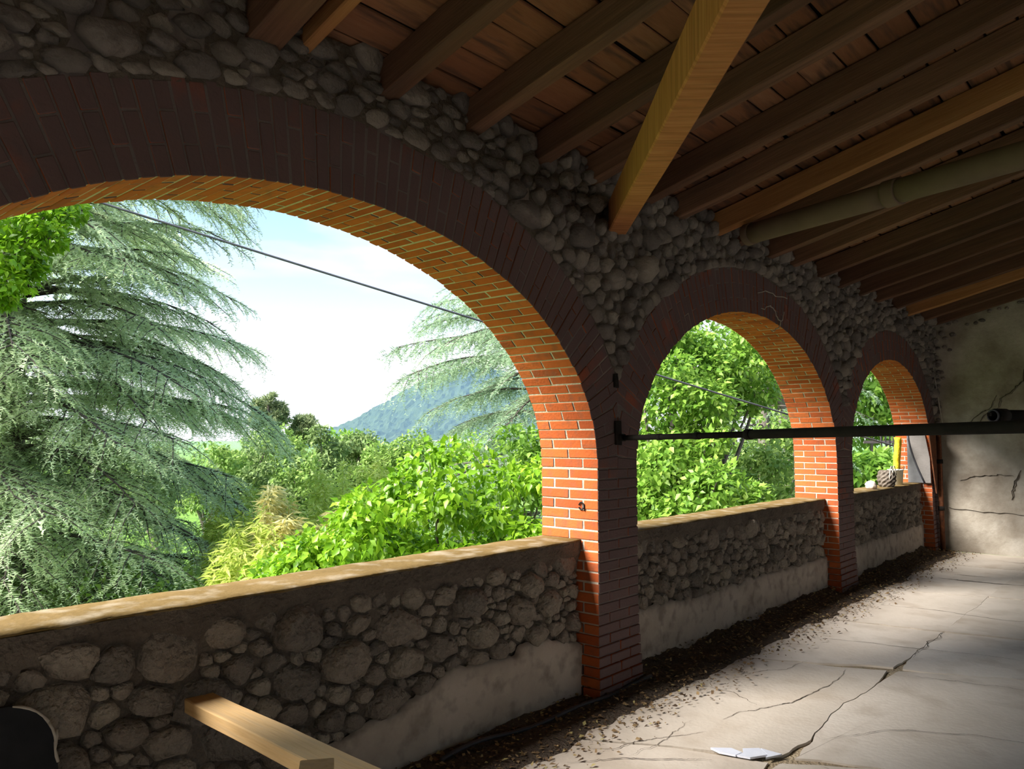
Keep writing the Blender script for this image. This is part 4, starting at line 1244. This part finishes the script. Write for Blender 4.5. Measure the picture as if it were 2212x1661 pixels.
# ---------------------------------------------------------------- foliage builders
def rand_dirs(n):
    v = RNG.normal(size=(n, 3)); return v / np.linalg.norm(v, axis=1, keepdims=True)

def leaf_cloud(clumps, per, size, droop=0.35, shell=0.55):
    """clumps: list of (center, (rx,ry,rz)); returns pos, rot, scale, rnd"""
    PP, RR, SS, RN = [], [], [], []
    for c, r in clumps:
        n = per
        dr = rand_dirs(n); rad = shell + (1 - shell) * RNG.random(n) ** 0.7
        p = np.array(c) + dr * rad[:, None] * np.array(r)
        x = dr * 0.7 + RNG.normal(size=(n, 3)) * 0.55 + np.array((0, 0, -droop))
        z = dr * 0.6 + RNG.normal(size=(n, 3)) * 0.45 + np.array((0, 0, 0.8))
        PP.append(p); RR.append(frames(x, z)); SS.append(size * RNG.uniform(0.65, 1.25, n))
        RN.append(np.clip(RNG.uniform(0, 0.8, n) * 0.75 + RNG.uniform(0.05, 0.35) + 0.05, 0, 1))
    return np.concatenate(PP), np.concatenate(RR), np.concatenate(SS), np.concatenate(RN)

def limbs(parent, base, tips, r0, mat=None, name='branch', n=6):
    """one mesh of curved limbs from the base to each tip"""
    V, F = [], []
    for tp in tips:
        b, tp = Vector(base), Vector(tp)
        P = []
        for i in range(7):
            s = i / 6
            q = b.lerp(tp, s); q.z += 0.12 * (tp - b).length * math.sin(math.pi * s) * (0.6 if tp.z < b.z + 1 else -0.2)
            q += Vector((random.uniform(-1, 1), random.uniform(-1, 1), 0)) * 0.03 * (tp - b).length * (0 if i in (0, 6) else 1)
            P.append(q)
        v, f = tube(P, [r0 * (1 - 0.85 * i / 6) for i in range(7)], n, False, len(V))
        V += v; F += f
    return mesh_obj(name, V, F, mat or M['bark'], parent, True, center=False)

def leafy_tree(name, label, cat, base, clumps, per, size, mat, group=None, droop=0.35, trunk_r=0.12, tips=8, shell=0.5, ground=True):
    root = empty(name, (base[0], base[1], GZ)); tag(root, label, cat, group)
    pos, rot, scl, rnd = leaf_cloud(clumps, per, size, droop, shell)
    o = scatter('foliage', LEAF_V, LEAF_F, pos, rot, scl, mat, root, rnd)
    cz = min(c[2] for c, r in clumps)
    fork = Vector((base[0], base[1], max(GZ + 1.2, cz - 1.0)))
    tube_obj('trunk', [Vector((base[0], base[1], GZ)), Vector((base[0] + 0.05, base[1], (GZ + fork.z) / 2)), fork], [trunk_r * 1.3, trunk_r * 1.05, trunk_r], M['bark'], root, n=10)
    sel = random.sample(clumps, min(tips, len(clumps)))
    limbs(root, fork, [c for c, r in sel], trunk_r * 0.55)
    return root

def crown(center, radii, n, cr, flat=1.0, top_only=False):
    """clumps spread over an ellipsoid"""
    out = []
    for i in range(n):
        d = rand_dirs(1)[0]
        if top_only: d[2] = abs(d[2]) * 0.9 - 0.15
        k = RNG.uniform(0.55, 1.0)
        c = np.array(center) + d * k * np.array(radii)
        r = cr * RNG.uniform(0.7, 1.25)
        out.append((c, (r, r, r * 0.75 * flat)))
    return out

# needle spray used for the cedars
def spray_template(n=13, seed=1):
    g = np.random.default_rng(seed); V, F = [], []
    for i in range(n):
        s = (i + 0.3) / n; t = g.uniform(0, 2 * math.pi)
        L = 0.21 * (1 - 0.45 * s) * g.uniform(0.8, 1.2); w = 0.060
        d = np.array((0.55, math.cos(t), abs(math.sin(t)) * 0.8)); d /= np.linalg.norm(d)
        side = np.cross(d, (math.sin(t), 0.3, math.cos(t))); side /= np.linalg.norm(side)
        b = np.array((s * 0.92, 0, -0.10 * s * s))
        k = len(V); V += [b - side * w / 2, b + side * w / 2, b + d * L]; F.append((k, k + 1, k + 2))
    k = len(V); V += [(0, 0.008, 0), (0, -0.008, 0), (1, 0, -0.1)]; F.append((k, k + 1, k + 2))
    return np.array(V), np.array(F)
SP_V, SP_F = spray_template()

def cedar(name, label, base, zlo, zhi, rad, nbr, mat, seed, twig=0.36, az=None, trunk_r=0.38, group=None, sub_step=0.05):
    g = np.random.default_rng(seed); rs_ = random.Random(seed)
    root = empty(name, (base[0], base[1], GZ)); tag(root, label, 'tree', group)
    bx, by = base
    front = math.atan2(-fw.y + 0.75 * rt.y, -fw.x + 0.75 * rt.x) if az is None else az
    tube_obj('trunk', [Vector((bx + 0.05 * math.sin(i), by, GZ + (zhi + 1.5 - GZ) * i / 8)) for i in range(9)], [trunk_r * (1.15 - 0.75 * i / 8) for i in range(9)], M['bark'], root, n=14)
    BV, BF = [], []
    pos, xd, zd, sc, rn = [], [], [], [], []
    for bi in range(nbr):
        z0 = zlo + (zhi - zlo) * (bi + g.random()) / nbr
        a = g.uniform(0, 2 * math.pi) if g.random() > 0.6 else front + g.uniform(-1.5, 1.5)
        L = rad(z0) * (g.uniform(0.74, 1.08) if g.random() < 0.8 else g.uniform(0.45, 0.75))
        h = np.array((math.cos(a), math.sin(a), 0.0)); perp = np.array((-h[1], h[0], 0))
        rise, fall, sway = g.uniform(0.02, 0.24), g.uniform(0.16, 0.38), g.uniform(-0.3, 0.3)
        tone = g.uniform(0.0, 0.35)
        def B(s): return np.array((bx, by, z0)) + h * L * s + perp * L * sway * s * s + np.array((0, 0, L * (rise * s - fall * s ** 2.3)))
        P = [Vector(B(s)) for s in np.linspace(0, 1, 9)]
        v, f = tube(P, [0.055 * (1 - 0.88 * i / 8) * (L / 4) for i in range(9)], 6, False, len(BV)); BV += v; BF += f
        s = 0.22; side = 1
        while s < 1.0:
            s += sub_step * g.uniform(0.6, 1.2) * (4.0 / max(L, 2)); side = -side
            if s > 1: break
            o0 = B(s); dirb = B(min(s + 0.05, 1.02)) - B(s - 0.03); dirb /= np.linalg.norm(dirb)
            ang = g.uniform(0.5, 1.1) * side
            l = L * (0.12 + 0.13 * (1 - s) + 0.12 * g.random()) * (0.8 if s < 0.35 else 1)
            dd = dirb * math.cos(ang) + np.cross((0, 0, 1), dirb) * math.sin(ang)
            sag = g.uniform(0.18, 0.5)
            K = max(3, int(l / (0.25 * twig)))
            v, f = tube([Vector(o0 + dd * l * q + np.array((0, 0, -sag * l * q * q))) for q in (0, 0.5, 1)], [0.012, 0.008, 0.004], 4, False, len(BV)); BV += v; BF += f
            for k in range(K):
                u = (k + 0.7) / K
                p = o0 + dd * l * u + np.array((0, 0, -sag * l * u * u))
                tang = dd + np.array((0, 0, -2 * sag * u))
                for sd in (-1, 1):
                    an = g.uniform(0.35, 0.95) * sd
                    td_ = tang * math.cos(an) + np.cross((0, 0, 1), dd) * math.sin(an) + np.array((0, 0, -g.uniform(0.0, 0.75)))
                    pos.append(p + g.normal(size=3) * 0.015); xd.append(td_); zd.append(np.array((0, 0, 1)) + g.normal(size=3) * 0.25)
                    sc.append(twig * g.uniform(0.6, 1.15) * (0.75 + 0.4 * (1 - u))); rn.append(min(1, max(0, tone + g.uniform(0.1, 0.65))))
    o = mesh_obj('branches', BV, BF, M['twig'], root, True, center=False)
    pos, xd, zd = np.array(pos), np.array(xd), np.array(zd)
    o = scatter('needle_foliage', SP_V, SP_F, pos, frames(xd, zd), np.array(sc), mat, root, np.array(rn))
    return root, len(pos)

# ---------------------------------------------------------------- the trees
cb = at(18, 830, 13.0)
r_, n_ = cedar('blue_cedar', 'large drooping blue-green cedar filling the left of the wide arch', (cb.x, cb.y), -3.6, 7.6, lambda z: 3.95 - 0.05 * max(0, z - 2), 330, M['cedar'], 5, twig=0.42, sub_step=0.038)
print('cedar sprays', n_)
cb = at(1195, 900, 23.0)
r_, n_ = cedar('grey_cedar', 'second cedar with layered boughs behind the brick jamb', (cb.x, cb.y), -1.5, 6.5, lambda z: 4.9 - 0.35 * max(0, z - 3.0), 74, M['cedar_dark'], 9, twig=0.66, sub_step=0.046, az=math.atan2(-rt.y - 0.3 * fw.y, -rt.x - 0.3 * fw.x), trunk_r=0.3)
print('cedar2 sprays', n_)
cb = at(1650, 870, 20.0)
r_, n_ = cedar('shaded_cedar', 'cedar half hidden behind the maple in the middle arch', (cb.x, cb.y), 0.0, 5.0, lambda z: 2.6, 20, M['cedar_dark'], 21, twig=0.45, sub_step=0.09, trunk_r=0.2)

def cl(lst, flat=0.75):
    out = []
    for px, py, dep, r in lst:
        p = at(px, py, dep); out.append((np.array(p), (r, r, r * flat)))
    return out
def fill(px0, px1, pyf, n, dep0, dep1, r0, r1, ytop=None):
    """clumps filling a silhouette: pyf(px) gives the top edge in the photo"""
    L = []
    for i in range(n):
        px = RNG.uniform(px0, px1); t = pyf(px); py = t + (RNG.random() ** 1.2) * (1350 - t)
        L.append((px, py, RNG.uniform(dep0, dep1), RNG.uniform(r0, r1)))
    return L
# bright green tree just outside the near parapet
topf = lambda px: np.interp(px, [560, 640, 700, 760, 830, 900, 950, 985, 1030, 1100, 1180, 1260], [1265, 1215, 1150, 1120, 1075, 1010, 985, 990, 1010, 1025, 1035, 1045])
C = cl(fill(560, 1260, lambda p: topf(p) - 12, 165, 7.4, 9.4, 0.17, 0.34))
b = at(960, 1100, 8.6)
leafy_tree('lime_green_tree', 'glossy bright green young tree just beyond the near parapet', 'tree', (b.x, b.y), C, 125, 0.10, M['lime_leaf'], droop=0.6, trunk_r=0.07, tips=22)
# top left maple
C = cl([(-20, 470, 7, .32), (40, 480, 7.1, .26), (95, 470, 7, .22), (150, 452, 7.2, .16), (10, 545, 6.9, .28), (60, 530, 7.1, .24), (110, 510, 7, .16), (-30, 600, 7, .3), (25, 610, 7, .2), (10, 645, 7.05, .12), (60, 580, 7.1, .15), (-60, 520, 7, .4), (90, 420, 7.3, .3), (0, 400, 7.2, .4), (-80, 430, 7, .4)])
b = at(-330, 500, 7.6)
leafy_tree('young_maple', 'yellow-green maple branch hanging into the top left of the wide arch', 'tree', (b.x, b.y), C, 260, 0.075, M['lime_leaf'], trunk_r=0.09, tips=12)
# middle arch maple and neighbours
def blob(px, py, dep, rpx, rpy, n, cr):
    p = at(px, py, dep); k = dep / FPX
    return crown(p, (rpx * k, rpx * k, rpy * k), n, cr)
C = blob(1440, 850, 13, 130, 190, 46, 0.42) + blob(1560, 760, 14, 150, 110, 34, 0.42) + blob(1480, 1060, 12, 150, 120, 34, 0.36)
b = at(1470, 900, 13)
leafy_tree('green_maple', 'tall fresh green maple filling the middle arch', 'tree', (b.x, b.y), C, 220, 0.12, M['maple_leaf'], trunk_r=0.13, tips=22)
C = blob(1640, 1070, 15, 130, 100, 30, 0.4) + blob(1720, 980, 17, 90, 110, 20, 0.45)
b = at(1660, 1000, 15.5)
leafy_tree('hazel_shrub', 'rounded leafy shrub low at the right of the middle arch', 'shrub', (b.x, b.y), C, 130, 0.15, M['mid_leaf'], trunk_r=0.08, tips=12)
C = blob(1680, 730, 24, 120, 120, 26, 0.7)
b = at(1690, 800, 24)
leafy_tree('green_maple', 'more distant maple crown at the upper right of the middle arch', 'tree', (b.x, b.y), C, 130, 0.22, M['maple_leaf'], trunk_r=0.16, tips=10)
C = blob(1890, 860, 26, 70, 110, 26, 0.75) + blob(1900, 1020, 19, 90, 45, 26, 0.42)
b = at(1890, 900, 26)
leafy_tree('garden_tree', 'sunlit green tree filling the smallest far arch', 'tree', (b.x, b.y), C, 150, 0.22, M['maple_leaf'], trunk_r=0.16, tips=10)
# pale green tree beside the second cedar
C = blob(1140, 1000, 17, 60, 110, 18, 0.45) + blob(1060, 985, 30, 120, 50, 16, 0.7)
b = at(1140, 1000, 17.5)
leafy_tree('garden_tree', 'fresh green tree between the cedar and the brick jamb', 'tree', (b.x, b.y), C, 110, 0.17, M['maple_leaf'], trunk_r=0.1, tips=8)
# rank of mid-distance trees
ranks = [(520, 985, 30, 70, 55, 'dark_leaf', 'dark green round tree behind the tip of the blue cedar'), (600, 965, 36, 62, 45, 'mid_leaf', 'olive green tree under the taller pine'),
         (690, 985, 33, 62, 55, 'dark_leaf', 'dense dark tree below the smaller pine'), (765, 975, 38, 60, 42, 'dark_leaf', 'dark tree in front of the foot of the hill'),
         (840, 990, 36, 60, 40, 'mid_leaf', 'mid green tree in front of the wooded hill'), (560, 1060, 24, 90, 60, 'dark_leaf', 'grey-green bushy tree left of the yellow bamboo'),
         (660, 1050, 25, 70, 60, 'mid_leaf', 'green tree crown just above the yellow bamboo tips'), (915, 985, 40, 70, 40, 'mid_leaf', 'distant green tree under the boughs of the second cedar'),
         (455, 1010, 27, 60, 70, 'mid_leaf', 'green tree half hidden by the blue cedar'), (750, 945, 55, 40, 18, 'maple_leaf', 'pale round treetop at the foot of the hill'), (1000, 1000, 32, 70, 40, 'mid_leaf', 'green tree behind the glossy young tree'),
         (1600, 880, 32, 90, 80, 'dark_leaf', 'dark tree behind the cedar in the middle arch'), (1690, 900, 36, 60, 70, 'mid_leaf', 'green tree beside the right jamb of the middle arch'),
         (60, 1010, 30, 90, 70, 'dark_leaf', 'dark tree behind the trunk of the blue cedar'), (210, 1000, 34, 90, 60, 'mid_leaf', 'green tree behind the middle boughs of the blue cedar'), (340, 1010, 30, 80, 70, 'dark_leaf', 'dark tree behind the outer boughs of the blue cedar')]
for px, py, dep, rx, ry_, mt, lab in ranks:
    C = blob(px, py + 30, dep, rx, ry_ + 30, 30, dep * 0.017)
    b = at(px, py, dep)
    leafy_tree('background_tree', lab, 'tree', (b.x, b.y), C, 130, dep * 0.0062, M[mt], 'trees across the garden', trunk_r=0.18, tips=6)
for px, py, dep, rx, ry_, lab in ((580, 900, 45, 38, 48, 'taller dark pine standing above the garden trees'), (655, 935, 46, 26, 34, 'smaller round-topped pine right of the taller pine')):
    C = blob(px, py, dep, rx, ry_, 40, 0.26)
    b = at(px, py, dep)
    root = empty('pine_tree', (b.x, b.y, GZ)); tag(root, lab, 'tree', 'pines on the skyline')
    pos, rot, scl, rnd = leaf_cloud(C, 160, 0.30, -0.3, 0.2)
    scl = np.stack([scl, scl * 0.4, scl], 1)
    scatter('foliage', LEAF_V, LEAF_F, pos, rot, scl, M['pine_leaf'], root, rnd)
    tube_obj('trunk', [Vector((b.x, b.y, GZ)), Vector((b.x, b.y, b.z + 0.7))], [0.24, 0.07], M['bark'], root)
# bamboo
def bamboo(name, label, spots, mat, hgt, seed):
    g = np.random.default_rng(seed)
    c = at(*spots[0])
    root = empty(name, (c.x, c.y, GZ)); tag(root, label, 'bamboo', 'bamboo below the parapet')
    BV, BF, pos, xd = [], [], [], []
    for px, py, dep in spots:
        for _ in range(7):
            tip = at(px + g.normal() * 14, py + abs(g.normal()) * 40, dep + g.normal() * 0.5)
            foot = Vector((tip.x + g.normal() * 0.4, tip.y + g.normal() * 0.4, tip.z - hgt))
            P = []
            for i in range(9):
                s = i / 8; q = foot.lerp(tip, s); q += (tip - foot).cross(Vector((0, 0, 1))) * 0.0 ; P.append(q)
            v, f = tube(P, [0.012 * (1 - 0.8 * i / 8) for i in range(9)], 4, False, len(BV)); BV += v; BF += f
            m = 260
            s = g.random(m) ** 0.75
            base = np.array(foot)[None] * (1 - s[:, None]) + np.array(tip)[None] * s[:, None]
            dv = g.normal(size=(m, 3)); dv[:, 2] = dv[:, 2] * 0.35 + 0.1
            dv /= np.linalg.norm(dv, axis=1, keepdims=True)
            pos.append(base + dv * (g.random(m) * (0.36 * (1.15 - s)))[:, None]); dv[:, 2] -= 0.35; xd.append(dv)
    mesh_obj('canes', BV, BF, mat_cane, root, True, center=False)
    pos, xd = np.concatenate(pos), np.concatenate(xd); n = len(pos)
    scl = 0.15 * g.uniform(0.6, 1.3, n)
    scatter('foliage', LEAF_V, LEAF_F, pos, frames(xd, np.array((0, 0, 1)) + g.normal(size=(n, 3)) * 0.4), np.stack([scl, scl * 0.42, scl], 1), mat, root, g.random(n))
mat_cane = surf('bamboo_cane', [(0.3, (0.32, 0.34, 0.10)), (0.8, (0.5, 0.48, 0.2))], var='none', bump=0)
bamboo('bamboo_clump', 'feathery yellow-green bamboo below the left of the parapet', [(455, 1150, 11.5), (480, 1060, 14), (530, 1050, 14), (570, 1160, 10.5), (600, 1210, 10), (640, 1060, 13), (500, 1120, 11), (550, 1090, 12), (520, 1170, 10.5), (590, 1130, 11.5), (460, 1095, 13), (620, 1170, 10.5), (560, 1200, 10), (640, 1120, 12), (490, 1200, 10)], M['bamboo_leaf'], 2.6, 3)
bamboo('bamboo_clump', 'tall airy green bamboo behind the glossy young tree', [(700, 1010, 14), (740, 990, 15), (780, 1005, 15), (820, 990, 16), (760, 1060, 13), (860, 1000, 16), (700, 1090, 13), (660, 1090, 13)], M['bamboo_leaf'], 3.2, 4)
bamboo('bamboo_clump', 'straw yellow bamboo tuft among the green bamboo', [(605, 1045, 12), (625, 1085, 12), (740, 1085, 12), (690, 1150, 10.5), (655, 1190, 10)], M['straw_leaf'], 1.4, 6)
# low hedge seen under the cedar
C = cl([(-40 + 55 * i, 1290 + 10 * math.sin(i), 11.5 + 0.6 * math.sin(i * 2.1), 0.55) for i in range(11)]) + cl([(40 * i, 1200, 17, 0.8) for i in range(12)])
b = at(200, 1330, 11.5)
leafy_tree('garden_shrub', 'low dark green shrubs glimpsed under the blue cedar', 'shrub', (b.x, b.y), C, 260, 0.12, M['mid_leaf'], trunk_r=0.06, tips=8)

# wooded hill
hc = at(1000, 945, 640.0); lat = rt.copy(); lat.z = 0; lat.normalize(); dpt = Vector((fw.x, fw.y, 0)).normalized()
V, F = [], []
nu, nv = 170, 90
for i in range(nu + 1):
    u = -190 + 380 * i / nu
    for k in range(nv + 1):
        w = -150 + 300 * k / nv
        h = 62 * math.exp(-(u / 64) ** 2 / 2) * math.exp(-(w / 75) ** 2 / 2) + 16 * math.exp(-((u - 90) / 60) ** 2 / 2) * math.exp(-(w / 75) ** 2 / 2)
        p = hc + lat * u + dpt * w
        b = noise.voronoi(Vector((u * 0.20, w * 0.20, 0)))[0][0]
        z = -10 + h + 4.5 * (1 - min(1, b * 1.3)) + 2.0 * noise.noise((u * 0.05, w * 0.05, 3))
        V.append((p.x, p.y, z))
for i in range(nu):
    for k in range(nv):
        a = i * (nv + 1) + k; F.append((a, a + nv + 1, a + nv + 2, a + 1))
o = mesh_obj('wooded_hill', V, F, M['forest_hill'], None, False, center=False); tag(o, 'distant wooded hill under the pale sky', 'hill', kind='structure')
mt = at(806, 885, 640)
root = empty('hilltop_mast', tuple(mt)); tag(root, 'tiny mast on the shoulder of the distant hill', 'mast')
for dx in (-1.2, 1.2): tube_obj('post', [mt + lat * dx, mt + lat * dx + Vector((0, 0, 8))], 0.22, M['mast'], root, n=5)
tube_obj('crossbar', [mt - lat * 2 + Vector((0, 0, 6)), mt + lat * 2 + Vector((0, 0, 6))], 0.2, M['mast'], root, n=5)

# summer haze in the valley before the hill
m, N, Lk = new_mat('summer_haze')
out = N.new('ShaderNodeOutputMaterial'); vsn = N.new('ShaderNodeVolumeScatter')
vsn.inputs['Color'].default_value = (0.34, 0.6, 1.0, 1); vsn.inputs['Density'].default_value = 0.0008; vsn.inputs['Anisotropy'].default_value = 0.0
Lk.new(vsn.outputs[0], out.inputs['Volume'])
c = CAM + dpt * 340; hw, hd, zl, zh = 260, 190, -12, 75
V = [tuple(Vector((c.x, c.y, 0)) + lat * (sx * hw) + dpt * (sy * hd) + Vector((0, 0, z))) for sx in (-1, 1) for sy in (-1, 1) for z in (zl, zh)]
o = mesh_obj('valley_haze', V, [(0, 1, 3, 2), (4, 6, 7, 5), (0, 4, 5, 1), (2, 3, 7, 6), (0, 2, 6, 4), (1, 5, 7, 3)], m)
tag(o, 'thin blue summer haze in front of the wooded hill', 'haze', kind='stuff')

# ---------------------------------------------------------------- small pieces belong to the part they sit on
def nest(thing_name, child_names, part_name):
    root = bpy.data.objects.get(thing_name)
    kids = list(root.children)
    part = next(k for k in kids if k.name.split('.')[0] == part_name)
    for k in kids:
        if k.name.split('.')[0] in child_names and k is not part:
            loc = k.location.copy(); k.parent = part; k.location = loc - part.location
nest('round_cornered_sheet', ('worn_rim',), 'sheet_face')
nest('wire_basket', ('wire',), 'woven_body')
nest('white_bucket', ('handle',), 'tub_wall')
nest('rusty_pipe', ('pipe_joint',), 'pipe_body')
nest('flue_pipe', ('collar',), 'pipe_length')
nest('iron_tie_bar', ('coupling',), 'rod')
nest('iron_tie_bar', ('anchor_shoe',), 'anchor_plate')
nest('scaffold_tube', ('rim',), 'tube_body')
nest('scaffold_tube', ('clamp_bolt',), 'clamp')
